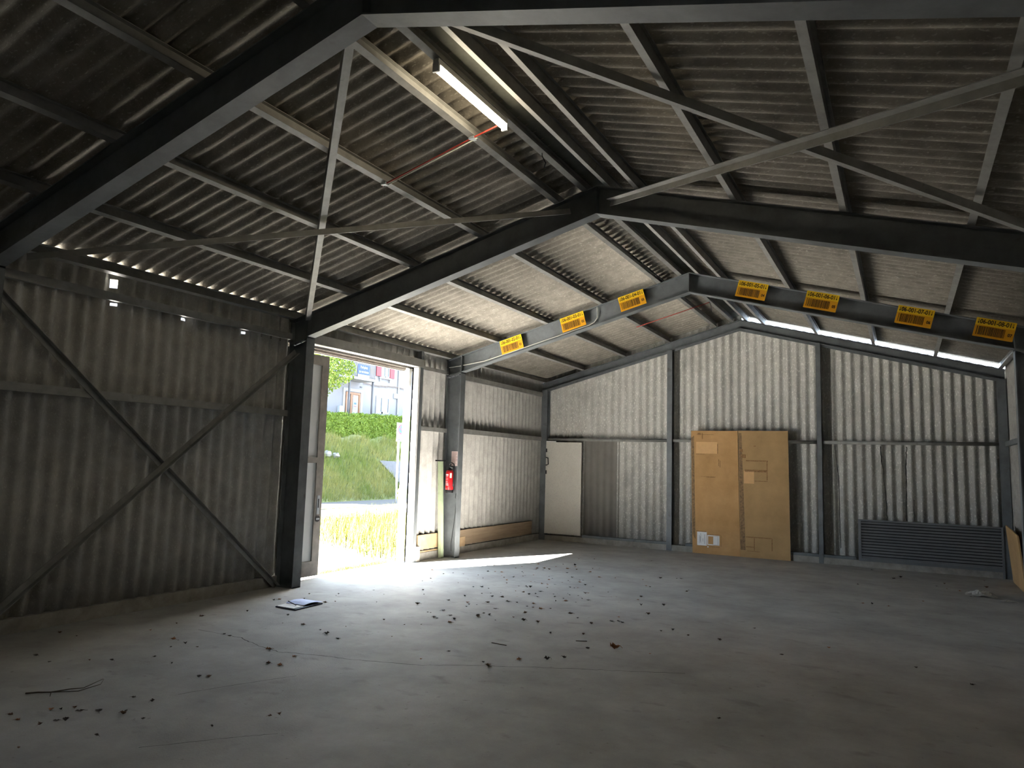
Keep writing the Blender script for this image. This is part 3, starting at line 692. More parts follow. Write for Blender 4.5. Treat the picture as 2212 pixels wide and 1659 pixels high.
part(MB().hexa([(0.005, -0.0012, 0.4), (0.065, -0.0012, 0.3), (0.065, 0, 0.3), (0.005, 0, 0.4), (-0.04, -0.0012, 2.55), (0.02, -0.0012, 2.6), (0.02, 0, 2.6), (-0.04, 0, 2.55)]), 'edge_grime', M_grime, tl)
residue(tl, [(0.07, 2.20, 0.54, 2.46)], M_clean, 'clean_patch')
residue(tl, [(0.08, 2.62, 0.46, 2.63), (0.07, 2.18, 0.26, 2.19), (0.20, 2.52, 0.22, 2.66), (0.10, 2.62, 0.18, 2.66), (0.30, 1.672, 0.50, 1.69), (0.18, 1.685, 0.32, 1.692), (0.565, 1.93, 0.58, 2.08), (0.595, 1.9, 0.61, 2.05), (0.54, 2.2, 0.556, 2.42), (0.08, 0.475, 0.30, 0.49), (0.30, 0.42, 0.62, 0.43), (0.62, 0.18, 0.628, 0.42), (0.30, 0.155, 0.6, 0.163)], M_residue, 'tape_residue')
p1 = part(MB().box((0.103, -0.003, 0.175), (0.315, -0.0015, 0.47)), 'paper_label', M_paper, tl, label='white printed sheet, the taller of the two')
m_ = MB()
for x0, z0, z1 in ((0.15, .22, .40), (0.165, .26, .37), (0.18, .23, .44), (0.265, .21, .42), (0.225, .26, .33)): m_.box((x0, -0.0038, z0), (x0 + 0.006, -0.003, z1))
part(m_, 'print', M_ink, p1)
m_ = MB()
for a, b in (((0.325, 0.195), (0.59, 0.215)), ((0.325, 0.385), (0.59, 0.41)), ((0.325, 0.195), (0.345, 0.41)), ((0.455, 0.195), (0.59, 0.41))): m_.box((a[0], -0.003, a[1]), (b[0], -0.0015, b[1]))
p2 = part(m_, 'paper_label', M_paper, tl, label='white sheet with a torn out hole')
part(MB().box((0.555, -0.0038, .22), (0.56, -0.003, .39)), 'print', M_ink, p2)
part(MB().box((0.325, -0.004, 0.14), (0.355, -0.0015, 0.17)), 'sticker', M_paper, tl)
tr, L2 = leaning_board((4.566, 8.392), (4.52, 8.440, 2.715), 1.03, 0.02, 'right chipboard panel with dark grimy left edge leaning on the back wall', M_chip2)
part(MB().hexa([(0.0, 0, 0), (1.015, 0, 0), (1.015, 0.018, 0), (0.0, 0.018, 0), (-0.04, 0, L2), (0.99, 0, L2), (0.99, 0.018, L2), (-0.04, 0.018, L2)]), 'board', M_chip2, tr)
part(MB().hexa([(0.005, -0.0012, 0.15), (0.11, -0.0012, 0.15), (0.11, 0, 0.15), (0.005, 0, 0.15), (-0.03, -0.0012, 2.66), (0.03, -0.0012, 2.66), (0.03, 0, 2.66), (-0.03, 0, 2.66)]), 'edge_grime', M_grime, tr)
residue(tr, [(0.08, 1.57, 0.29, 1.84)], M_clean, 'clean_patch')
residue(tr, [(0.12, 2.05, 0.58, 2.075), (0.55, 1.65, 0.57, 2.06), (0.10, 1.82, 0.55, 1.87), (0.30, 1.62, 0.57, 1.635), (0.02, 2.12, 0.12, 2.2), (0.0, 2.25, 0.06, 2.31), (0.12, 0.42, 0.64, 0.44), (0.64, 0.17, 0.66, 0.43), (0.28, 0.15, 0.30, 0.43), (0.12, 0.215, 0.28, 0.232), (0.14, 0.13, 0.40, 0.14), (0.28, 2.37, 0.33, 2.39)], M_residue, 'tape_residue')

t = thing('louver_grille', (8.1, 8.42, 0.11), 'wide grey slatted louver low on the back wall at the right', 'louver')
x0, x1, z0, z1 = 6.865, 9.298, 0.12, 0.94
m_ = MB().box((x0, 8.435, z0), (x0 + 0.05, 8.49, z1)).box((x1 - 0.03, 8.435, z0 - .12), (x1, 8.49, z1)).box((x0 + .05, 8.435, z0), (x1 - .03, 8.49, z0 + 0.055)).box((x0 + .05, 8.435, z1 - 0.03), (x1 - .03, 8.49, z1))
part(m_, 'frame', M_louver, t)
part(MB().box((x0 + .05, 8.478, z0 + .055), (x1 - .03, 8.488, z1 - .03)), 'backing', M_black, t)
for k in range(13):
    zb = z0 + 0.062 + k * 0.0565
    m_ = MB().hexa([(x0 + .05, 8.430, zb), (x1 - .03, 8.430, zb), (x1 - .03, 8.438, zb), (x0 + .05, 8.438, zb), (x0 + .05, 8.462, zb + 0.036), (x1 - .03, 8.462, zb + 0.036), (x1 - .03, 8.470, zb + 0.036), (x0 + .05, 8.470, zb + 0.036)])
    part(m_, 'slat', M_louver, t)
t = thing('loose_board', (9.33, 7.4, 0), 'tan board on edge leaning against the right wall at the photo edge', 'board')
part(MB().hexa([(9.382, 6.60, 0.0), (9.404, 6.60, 0.0), (9.404, 8.12, 0.0), (9.382, 8.12, 0.0), (9.300, 6.60, 0.93), (9.322, 6.60, 0.93), (9.322, 8.12, 1.00), (9.300, 8.12, 1.00)]), 'board', M_chip2, t)

# ------------------------------------------------------------------ floor litter
def crumple(cx, cy, sx, sy, h, n=14, seed=1):
    rnd = random.Random(seed); vs = []; fs = []
    for i in range(n + 1):
        for j in range(n + 1):
            u, v = i / n * 2 - 1, j / n * 2 - 1
            fall = max(0, 1 - (u * u + v * v) * 0.75)
            z = 0.004 + h * fall * (0.45 + 0.55 * math.sin(3.1 * u + 2.2 * v + seed) ** 2) * (0.6 + 0.4 * rnd.random())
            vs.append((cx + sx * u * (1 + .12 * rnd.uniform(-1, 1)), cy + sy * v * (1 + .12 * rnd.uniform(-1, 1)), z))
    for i in range(n):
        for j in range(n): fs.append((i * (n + 1) + j, (i + 1) * (n + 1) + j, (i + 1) * (n + 1) + j + 1, i * (n + 1) + j + 1))
    return MB().add(vs, fs)
b = single(crumple(8.72, 5.95, 0.20, 0.16, 0.11, 12, 3), 'plastic_bag', M_pvc, 'crumpled translucent white plastic bag on the floor near the right wall', 'bag')
b = single(crumple(9.05, 5.58, 0.11, 0.07, 0.035, 8, 8), 'plastic_wrapper', M_pvc, 'flat clear plastic wrapper on the floor right of the white bag', 'wrapper')
# clipboard
t = thing('clipboard', (0.93, -0.87, 0), 'dark folder with pale blue papers lying on the floor near the middle column', 'folder', rot=(0, 0, math.radians(0)))
def quadslab(p, z0, z1): return MB().hexa([(a, b_, z0) for a, b_ in p] + [(a, b_, z1) for a, b_ in p])
part(quadslab([(0.78, -1.12), (1.12, -1.12), (1.10, -0.63), (0.72, -0.61)], 0.0, 0.016), 'folder', M_folder, t)
part(quadslab([(0.79, -1.11), (1.08, -1.11), (1.07, -0.92), (0.77, -0.90)], 0.0165, 0.021), 'paper', M_paper, t)
m_ = MB(); vs = []; n = 10
for k in range(n + 1):
    v = k / n; y = -0.93 + 0.31 * v; h = 0.022 + 0.02 * math.sin(v * PI) * (1 - v * .5)
    vs += [(0.76 - 0.03 * v, y, h), (1.07 + 0.02 * v, y, h + 0.004), (0.76 - 0.03 * v, y, h + 0.003), (1.07 + 0.02 * v, y, h + 0.007)]
fs = []
for k in range(n): a = 4 * k; fs += [(a, a + 4, a + 5, a + 1), (a + 2, a + 3, a + 7, a + 6)]
part(m_.add(vs, fs), 'curled_sheet', M_blue_paper, t)
single(MB().tube([(0.80, -0.93, 0.049), (0.99, -0.99, 0.034)], 0.006, 8), 'pen', M_black, 'dark pen lying across the papers of the folder', 'pen')

LEAF = [(1.26,4.27),(1.56,4.0),(1.65,4.49),(2.26,4.8),(2.5,4.32),(2.21,5.89),(2.52,3.86),(2.81,4.2),(2.8,3.44),(2.59,2.98),(1.87,3.99),(1.98,4.06),(2.1,4.02),(2.17,3.26),(2.09,3.03),(2.01,2.84),(2.07,2.5),(2.21,2.25),(1.37,3.1),(1.47,3.17),(1.6,3.18),(1.19,2.6),(0.99,2.59),(0.53,2.63),(1.03,1.88),(1.53,0.97),(1.74,0.7),(2.25,0.55),(2.56,-0.04),(2.69,-0.43),(2.75,-0.45),(2.79,-0.23),(2.94,-0.37),(2.27,0.93),(2.53,0.59),(2.66,0.35),(2.62,0.48),(2.08,1.71),(2.59,1.14),(2.71,1.21),(2.75,0.74),(3.04,0.45),(3.37,-0.13),(3.06,0.12),(3.17,0.07),(3.1,-0.09),(3.04,0.02),(2.94,0.96),(3.07,0.98),(2.78,1.72),(2.63,2.14),(2.58,2.19),(2.68,2.14),(2.96,1.92),(3.11,1.52),(2.98,1.72),(2.93,1.61),(3.28,1.05),(3.3,0.83),(3.39,0.82),(3.52,0.8),(3.61,0.89),(3.47,0.45),(3.47,0.14),(3.65,0.06),(3.83,0.08),(3.2,1.86),(3.31,1.67),(3.42,1.94),(3.54,1.97),(3.68,1.78),(3.79,1.74),(3.71,1.49),(3.56,1.49),(3.16,2.54),(3.95,0.77),(3.09,3.08),(3.06,3.29),(3.27,2.88),(3.42,2.83),(3.55,2.21),(2.86,2.63),(2.78,2.54),(2.67,2.56),(2.58,3.13),(2.88,3.1),(3.16,3.76),(2.69,4.61),(4.16,3.37),(4.32,2.45),(4.35,2.21),(3.22,6.42),(3.91,6.43),(4.34,4.51),(4.27,4.49),(4.03,4.34),(3.84,3.98),(4.78,2.02),(4.75,3.32),(4.74,3.47),(4.53,0.93),(4.67,0.67),(4.61,0.71),(4.54,0.66),(4.78,1.33),(4.39,0.38),(4.79,-0.7),(5.4,-0.54),(4.74,-1.18),(4.63,-1.33),(4.41,-1.49),(4.17,-1.76),(4.27,-1.84),(3.69,-1.62),(3.0,-0.55),(3.63,-2.0),(2.06,0.11),(4.19,-0.33),(4.52,-0.17),(5.3,0.63),(5.2,0.5),(5.52,0.48),(2.33,4.31),(2.34,4.62),(1.0,3.7),(1.08,3.83),(2.05,4.41),(2.03,4.77),(0.7,-1.49),(0.5,-1.97),(0.59,-2.37),(0.64,-2.72),(1.16,-2.83),(1.4,-2.87),(1.4,-3.03),(1.6,-2.89),(1.58,-3.33),(1.38,-3.61),(1.22,-3.72),(1.89,-3.38),(0.99,-3.94),(0.69,-3.89),(0.29,-3.29),(0.03,-3.31),(1.39,-2.4),(1.5,-2.42),(2.22,-2.56),(2.6,-2.6),(2.71,-2.89),(2.58,-2.9),(2.23,-1.77),(2.47,-1.86),(1.73,-1.61),(1.23,-1.35),(2.45,-4.12),(2.22,-4.6),(2.27,-4.56),(2.47,-4.7),(2.52,-4.67),(2.45,-4.8),(2.09,-4.81),(2.24,-4.84),(2.95,-4.71),(3.61,-3.84),(3.64,-3.78),(3.44,-4.2),(2.75,-5.09),(2.42,-3.51),(2.65,-4.1),(2.42,-4.51),(2.53,-4.44),(2.68,-4.33),(2.72,-4.38),(2.32,-4.49),(1.12,-0.42),(1.06,-0.54),(0.48,-0.23),(0.66,-0.51),(0.44,-0.74),(0.43,-0.82),(0.79,0.01),(2.92,-4.36),(2.48,-3.46),(7.13,3.99),(7.25,4.01),(7.46,3.98),(8.27,6.97),(8.28,6.37),(8.45,6.24),(8.57,5.75),(7.9,4.76),(8.14,6.59),(6.97,5.89),(7.6,7.33),(7.49,7.06),(8.93,7.93),(7.11,8.07),(8.88,7.0),(5.87,0.47),(6.09,1.31),(6.55,0.21),(6.94,0.82),(6.42,-2.06),(7.75,0.48),(8.19,0.12),(4.52,1.84)]
rl = random.Random(5)
for _ in range(78):                                    # more small crumbs in the drift between the door and the middle of the floor
    LEAF.append((rl.gauss(2.3, 0.85), rl.gauss(2.2, 1.6)))
def leaf_mesh(seed, m):
    rnd = random.Random(seed); n = 7; vs = []; fs = []
    L, B_ = 0.075, 0.024; curl = rnd.uniform(0.3, 1.0); fold = rnd.uniform(0.3, 1.1)
    for i in range(n + 1):
        u = i / n; wd = B_ * math.sin(PI * min(1, u * 1.02) ** 0.8) * (1 + 0.35 * math.sin(u * 17 + seed)) + 0.001
        zc_ = 0.004 + 0.022 * curl * abs(u - 0.5) * 2 * rnd.uniform(.6, 1.2)
        for s_ in (-1, -0.5, 0, 0.5, 1):
            vs.append(((u - .5) * L, s_ * wd, zc_ + abs(s_) * wd * fold * 0.8 + rnd.uniform(0, .003)))
    k = 5
    for i in range(n):
        for j in range(k - 1): fs.append((i * k + j, (i + 1) * k + j, (i + 1) * k + j + 1, i * k + j + 1))
    zmin = min(v[2] for v in vs); vs = [(a, b_, c_ - zmin + 0.0005) for a, b_, c_ in vs]
    mb_ = MB().add(vs, fs)
    mb_.tube([(L / 2, 0, vs[-3][2]), (L / 2 + 0.02, 0.004, 0.002)], 0.0012, 4)
    return mb_.build('dry_leaf', m, None)
protos = [leaf_mesh(1, M_leaf), leaf_mesh(2, M_leaf3), leaf_mesh(3, M_leaf2), leaf_mesh(4, M_leaf3), leaf_mesh(6, M_leaf), leaf_mesh(9, M_leaf3)]
used = set()
LL = 'small curled dry leaf lying on the concrete floor'
for i, (x, y) in enumerate(LEAF):
    k = rl.randrange(6)
    if y > 2.4 and x < 3.4 and rl.random() < 0.35: k = 2
    o = protos[k] if k not in used else protos[k].copy()
    if k in used: COL.objects.link(o)
    used.add(k)
    o.location = (x, y, 0.0); o.rotation_euler = (0, 0, rl.uniform(0, 6.28))
    s_ = rl.uniform(0.4, 0.95) if i < 207 else rl.uniform(0.2, 0.5); o.scale = (s_, s_ * rl.uniform(.8, 1.3), s_ * rl.uniform(.7, 1.3))
    tag(o, LL, 'leaf', 'dry leaves scattered on the floor')
for k in range(6):
    if k not in used: bpy.data.objects.remove(protos[k], do_unlink=True)
# special leaves / twigs
o = leaf_mesh(12, M_leaf2); o.location = (5.04, -0.57, 0); o.scale = (1.5, 1.7, 2.6); o.rotation_euler = (0, 0, 0.8)
tag(o, 'larger rust brown leaf standing up alone right of the floor crack', 'leaf')
m_ = MB().tube([(1.724, -4.518, 0.008), (1.79, -4.46, 0.012), (1.856, -4.402, 0.01), (1.93, -4.30, 0.02), (1.968, -4.218, 0.014), (1.924, -4.034, 0.03)], [0.006, 0.006, 0.005, 0.004, 0.003, 0.002], 6)
m_.tube([(1.856, -4.402, 0.01), (1.99, -4.27, 0.008), (2.0, -4.1, 0.018), (1.93, -4.03, 0.03)], [0.004, 0.003, 0.002, 0.0015], 6)
m_.tube([(1.856, -4.402, 0.008), (1.93, -4.45, 0.004)], [0.004, 0.002], 6)
single(m_, 'fallen_twig', M_twig, 'long forked dry twig on the floor at the lower left', 'twig', smooth=True)
for a, b_, lab in (((4.57, -0.497), (4.677, -0.445), 'short straight dark stick lying on the floor near the rust leaf'), ((3.872, -1.086), (4.054, -1.096), 'short dark stick on the floor beyond the middle of the floor crack')):
    single(MB().tube([(*a, 0.004), (*b_, 0.004)], 0.004, 6), 'dry_stick', M_twig, lab, 'stick')

# ------------------------------------------------------------------ outside: ground
def slab(name, poly, z0, z1, m):
    mb_ = MB().prism(poly, lambda a, b_, t_: (a, b_, t_), z0, z1); return struct(mb_, name, m)
slab('ground', [(-60, -30), (-0.47, -30), (-0.47, 60), (-60, 60)], -0.3, -0.075, M_road)
slab('ground_apron', [(-7.5, -6), (-0.47, -6), (-0.47, 20), (-7.5, 20)], -0.3, -0.06, M_apron)
slab('ground_paving', [(-4.6, 1.5), (-0.48, 1.5), (-0.48, 3.4), (-1.6, 3.75), (-3.6, 4.9), (-5.4, 5.6)], -0.06, -0.045, M_paver)
slab('threshold', [(-0.60, 0.1), (-0.42, 0.1), (-0.42, 3.2), (-0.60, 3.2)], -0.3, -0.004, M_apron)
slab('road', [(-14.2, -20), (-11.6, -20), (-11.6, 50), (-14.2, 50)], -0.075, -0.055, mat('dark_asphalt', (0.045, 0.044, 0.046), 0.9, var=0.2, scale=5))
slab('road_marking', [(-11.6, 0), (-11.45, 0), (-11.45, 40), (-11.6, 40)], -0.06, -0.046, M_roadline)
slab('ground_yard', [(W + 0.47, -30), (40, -30), (40, 30), (W + 0.47, 30)], -0.3, -0.06, M_road)
slab('ground_verge', [(-0.62, 3.0), (-4.2, 4.8), (-8.2, 9.0), (-8.2, 14), (-0.62, 8)], -0.06, -0.05, mat('verge_soil', (0.05, 0.045, 0.02), 0.95, col2=(0.09, 0.075, 0.035), scale=4))
# bank (slope) with grass
def bank(y, u):      # u 0 at the foot, 1 at the top
    foot = -14.1 + 0.05 * math.sin(y); return Vector((foot - 2.1 * u, y, -0.06 + 3.0 * u + 0.12 * math.sin(3 * y + 5 * u) * u))
mb = MB(); NY = 40
vs = []; fs = []
for i in range(NY + 1):
    y = 8 + 20 * i / NY
    for j in range(9): vs.append(bank(y, j / 8))
    vs.append(bank(y, 1) + Vector((-6, 0, 0.1)))
for i in range(NY):
    for j in range(9): fs.append((i * 10 + j, i * 10 + j + 1, (i + 1) * 10 + j + 1, (i + 1) * 10 + j))
mb.add(vs, fs)
struct(mb, 'ground_bank', M_soil, smooth=True)
rb = random.Random(11)
def blade(vs, fs, p, h, lean, wd, az):
    n = len(vs); d = Vector((math.cos(az), math.sin(az), 0)); s_ = Vector((-d.y, d.x, 0)) * wd
    vs += [p - s_, p + s_, p + d * lean * 0.4 + Vector((0, 0, h * 0.6)) + s_ * .6, p + d * lean * 0.4 + Vector((0, 0, h * 0.6)) - s_ * .6, p + d * lean + Vector((0, 0, h))]
    fs += [(n, n + 1, n + 2, n + 3), (n + 3, n + 2, n + 4)]
vs = []; fs = []
for _ in range(16000):
    u = rb.random() * 0.95; y = rb.uniform(13.5, 23); p = bank(y, u)
    if y > 21.9 - 2.5 * u and 0.10 < u < 0.60: continue
    blade(vs, fs, p, rb.uniform(0.12, 0.42), rb.uniform(0.05, 0.25), rb.uniform(0.006, 0.014), rb.uniform(-0.9, 0.9) if rb.random() < .7 else rb.uniform(0, 6.28))
single(MB().add(vs, fs), 'bank_grass', M_grass, 'long green grass growing on the bank across the road', 'grass', kind='stuff')
vs = []; fs = []
for _ in range(15000):
    y = rb.uniform(2.75, 13.5); xf = -7.9 + 0.0 * y; 
    x = rb.uniform(-8.2, -0.62)
    # grass lies beyond a slanted edge running from the jamb out to the road
    edge = 2.9 + (-0.6 - x) * 0.50
    if x < -4.2: edge = 4.7 + (-4.2 - x) * 1.05
    if y < edge + rb.uniform(-0.15, 0.25): continue
    if y > edge + 5.0: continue
    sparse = min(1, (y - edge) / 0.6)
    blade(vs, fs, Vector((x, y, -0.06)), rb.uniform(0.10, 0.50) * (0.4 + 0.6 * sparse), rb.uniform(0.03, 0.2), rb.uniform(0.004, 0.010), rb.uniform(0, 6.28))
for _ in range(2500):   # thin weeds along the threshold
    x = rb.uniform(-0.9, -0.62); y = rb.uniform(0.2, 3.0)
    blade(vs, fs, Vector((x, y, -0.05)), rb.uniform(0.02, 0.09), rb.uniform(0.01, 0.05), 0.003, rb.uniform(0, 6.28))
single(MB().add(vs, fs), 'verge_grass', M_grass_sun, 'sunlit yellow green grass growing on the ground just outside the door', 'grass', kind='stuff')
# retaining wall
fo, bo = Vector((0.07, 0, 0.04)), Vector((-0.15, 0, -0.1))
q = [(21.6, .12), (26, .12), (26, .58), (20.55, .58)]
mb = MB().hexa([bank(*q[0]) + fo, bank(*q[1]) + fo, bank(*q[1]) + bo, bank(*q[0]) + bo, bank(*q[3]) + fo, bank(*q[2]) + fo, bank(*q[2]) + bo, bank(*q[3]) + bo])
single(mb, 'retaining_wall', M_retwall, 'grey concrete retaining wall at the foot of the bank beside the road sign pole', 'wall')
for i, (y, u, s_) in enumerate(((16.5, 0.62, 0.22), (17.2, 0.70, 0.26), (17.7, 0.66, 0.2))):
    p = bank(y, u); rr = random.Random(40 + i); mb = MB()
    prof = [(0.02, -0.5), (0.7, -0.4), (1.0, 0.0), (0.75, 0.45), (0.1, 0.6)]
    mb.lathe([(r * s_, z * s_) for r, z in prof], p + Vector((0.05, 0, 0.05)), 9)
    mb.v = [(a + rr.uniform(-.04, .04), b_ + rr.uniform(-.04, .04), c_ + rr.uniform(-.04, .04)) for a, b_, c_ in mb.v]
    single(mb, 'rock', M_rock, ['pale stone in the bank, leftmost of the three', 'pale stone in the bank, middle of the three', 'pale stone in the bank, rightmost of the three'][i], 'stone', 'stones in the bank')
# hedge
def leafcloud(n, fn, size, rnd, up=0.5):
    vs = []; fs = []
    for _ in range(n):
        p = fn(); nn = Vector((rnd.gauss(0, 1), rnd.gauss(0, 1), rnd.gauss(up, 1))).normalized()
        a = nn.orthogonal().normalized(); b_ = nn.cross(a); ang = rnd.uniform(0, 6.28)
        a, b_ = a * math.cos(ang) + b_ * math.sin(ang), b_ * math.cos(ang) - a * math.sin(ang)
        s_ = size * rnd.uniform(0.6, 1.3); k = len(vs)
        vs += [p - a * s_, p + b_ * s_ * .5 + nn * s_ * .15, p + a * s_, p - b_ * s_ * .5 + nn * s_ * .15]; fs += [(k, k + 1, k + 2, k + 3)]
    return vs, fs
rh = random.Random(21)
HX0, HX1 = -16.80, -16.25
def hz(y): return 3.93 + (y - 17) * 0.035 + 0.03 * math.sin(5 * y)
t = thing('hedge', (-16.5, 20, 2.9), 'clipped green hedge on top of the bank in front of the house', 'hedge')
mb = MB(); vs = []; fs = []
for i in range(21):
    y = 10 + 20 * i / 20; vs += [(HX1 - .06, y, 2.7), (HX1 - .06, y, hz(y) - .08), (HX0 + .06, y, hz(y) - .08), (HX0 + .06, y, 2.7)]
for i in range(20):
    for j in range(3): fs.append((i * 4 + j, i * 4 + j + 1, i * 4 + j + 5, i * 4 + j + 4))
mb.add(vs, fs); mb.add(*leafcloud(9000, lambda: (lambda y: Vector((HX1 + rh.gauss(0, .05), y, rh.uniform(2.6, hz(y)))))(rh.uniform(12.5, 26)), 0.06, rh))
mb.add(*leafcloud(3500, lambda: (lambda y: Vector((rh.uniform(HX0, HX1), y, hz(y) + rh.gauss(0, .04))))(rh.uniform(12.5, 26)), 0.06, rh))
part(mb, 'foliage', M_hedge, t)
m_ = MB()
for y, h_ in ((21.1, .30), (21.5, .22), (22.0, .36), (22.25, .28), (22.5, .2)):
    m_.tube([(-16.5, y, hz(y) - .1), (-16.45, y + rh.uniform(-.1, .1), hz(y) + h_)], [.01, .005], 5)
part(m_, 'stray_shoots', M_bark, t)
# tree (crown hangs into the view at the upper left of the opening)
t = thing('leafy_tree', (-11.9, 11.6, -0.06), 'bright green leafy tree whose branches hang into the top left of the doorway', 'tree')
part(MB().tube([(-11.9, 11.6, -0.06), (-11.9, 11.65, 1.8), (-12.0, 11.8, 3.6), (-12.0, 12.1, 5.6)], [.16, .13, .10, .05], 10), 'trunk', M_bark, t, smooth=True)
def crown():
    while True:
        p = Vector((rh.uniform(-1, 1), rh.uniform(-1, 1), rh.uniform(-1, 1)))
        r = p.length
        if r < 1 and r > 0.35: break
    q = Vector((-12.0 + p.x * 1.6, 12.25 + p.y * 1.75, 5.75 + p.z * 1.75))
    return q + Vector((0, .25 * math.sin(q.z * 4), 0))
part(MB().add(*leafcloud(7000, crown, 0.075, rh, 0.3)), 'crown', M_tree, t)
m_ = MB()
for a in ((-11.8, 13.6, 5.2), (-12.2, 13.9, 6.0), (-11.9, 13.4, 4.6)): m_.tube([(-12.0, 11.9, 4.4), (-12.0, 12.8, (4.8 + a[2]) / 2), a], [.04, .025, .008], 6)
part(m_, 'branches', M_bark, t)

# house
HXF = -18.0
t = thing('house', (-21, 22, 2.9), 'pale rendered house with red shutters and balcony seen through the doorway', 'house')
part(MB().box((-27, 6, 2.6), (HXF, 36, 9.6)), 'wall', M_render, t)
part(MB().prism([(-28, 9.55), (HXF + 0.9, 9.55), (-22.5, 12.2)], lambda a, b_, y: (a, y, b_), 5.2, 36.8), 'roof', M_houseroof, t)
def hb(y0, y1, z0, z1, d0, d1): return MB().box((HXF + d0, y0, z0), (HXF + d1, y1, z1))
# entrance door
fr = MB()
for a in ((20.94, 21.05, 3.1, 5.35), (21.98, 22.09, 3.1, 5.35), (21.05, 21.98, 5.25, 5.35), (21.31, 21.43, 3.1, 5.25)): fr.box((HXF + .0, a[0], a[2]), (HXF + .07, a[1], a[3]))
dr = part(fr, 'entrance_door', M_brownwood, t)
part(hb(21.05, 21.31, 3.9, 5.25, .0, .03), 'pane', M_glass, dr); part(hb(21.43, 21.98, 3.1, 5.25, .0, .045), 'door_leaf', M_brownwood, dr)
part(hb(21.5, 21.91, 4.2, 5.2, .045, .055), 'pane', M_glass, dr); part(hb(21.53, 21.85, 4.45, 5.0, .055, .06), 'poster', M_bannerwhite, dr)
part(hb(21.6, 21.78, 4.72, 4.82, .06, .064), 'poster_picture', M_signblue, dr); part(hb(21.58, 21.80, 4.60, 4.63, .06, .064), 'poster_text', M_shutter, dr)
part(hb(21.08, 21.29, 4.95, 5.1, .03, .036), 'notice', M_bannerwhite, dr)
m_ = MB()
for a in ((20.74, 20.90, 3, 5.55), (22.13, 22.30, 3, 5.55), (20.90, 22.13, 5.39, 5.55)): m_.box((HXF, a[0], a[2]), (HXF + .05, a[1], a[3]))
part(m_, 'door_surround', M_housewhite, t)
# french window
fr = MB()
for a in ((23.44, 23.53, 3.2, 5.37), (24.53, 24.62, 3.2, 5.37), (23.53, 24.53, 5.27, 5.37), (23.93, 24.03, 3.2, 5.27), (23.53, 24.53, 4.38, 4.50)): fr.box((HXF, a[0], a[2]), (HXF + .05, a[1], a[3]))
wn = part(fr, 'garden_window', M_housewhite, t)
part(hb(23.53, 24.53, 3.2, 5.27, 0, .02), 'pane', M_glass, wn)
# upper window
fr = MB()
for a in ((23.76, 23.83, 6.46, 7.9), (24.43, 24.50, 6.46, 7.9), (24.10, 24.16, 6.46, 7.9), (23.83, 24.43, 6.46, 6.53)): fr.box((HXF, a[0], a[2]), (HXF + .05, a[1], a[3]))
wn = part(fr, 'upper_window', M_housewhite, t)
part(hb(23.83, 24.43, 6.53, 7.9, 0, .02), 'pane', M_glass, wn)
part(hb(23.56, 24.62, 6.36, 6.44, 0, .14), 'window_sill', M_housewhite, t)
for a in ((23.32, 23.74), (24.52, 24.92)): part(hb(a[0], a[1], 6.47, 7.9, .03, .08), 'shutter', M_shutter, t)
for a in (23.62, 24.5): part(hb(a, a + .08, 6.2, 6.36, 0, .1), 'sill_bracket', M_housewhite, t)
# balcony
part(MB().box((HXF, 19.4, 5.93), (-16.9, 22.05, 6.05)), 'balcony_slab', M_housewhite, t)
for y in (20.08, 21.90): part(MB().tube([(-16.98, y, 3.0), (-16.98, y, 5.93)], 0.055, 10), 'balcony_post', M_rail, t, smooth=True)
m_ = MB().box((-16.96, 19.4, 6.92), (-16.92, 22.05, 6.96)).box((-16.96, 19.4, 6.10), (-16.92, 22.05, 6.13))
y = 19.42
while y < 22.04: m_.box((-16.95, y, 6.05), (-16.93, y + .022, 6.95)); y += 0.115
part(m_, 'balcony_railing', M_rail, t)
part(hb(24.97, 25.31, 5.36, 5.64, 0, .08), 'meter_box', M_housewhite, t)
part(hb(20.40, 20.70, 4.05, 4.55, 0, .16), 'letter_box', M_zinc, t)
part(hb(22.06, 22.23, 5.66, 5.74, 0, .02), 'air_vent', M_rail, t)
part(MB().tube([(HXF + .06, 25.36, 3), (HXF + .06, 25.36, 9.4)], 0.05, 8), 'downpipe', M_housewhite, t)
m_ = MB(); yv = 22.3
pts = [(HXF + .05, 22.3 + .3 * k, 5.97 - .12 * math.sin(k * .5) * .4 + .02 * (k % 2)) for k in range(13)]
m_.tube(pts, 0.015, 5)
for p in pts:
    for q in range(5): m_.bar((p[0], p[1] + q * .05, p[2]), (p[0] + .03, p[1] + q * .05 + .02, p[2] - .09), .03, .008)
part(m_, 'climbing_vine', M_bark, t)
m_ = MB()
for yy in (22.3, 22.6, 22.9, 23.2): m_.tube([(-17.2, yy, 3.2), (-17.2, yy, 4.25)], .015, 5)
m_.tube([(-17.2, 22.2, 4.25), (-17.2, 23.3, 4.22)], .02, 5)
part(m_, 'terrace_railing', M_rail, t)
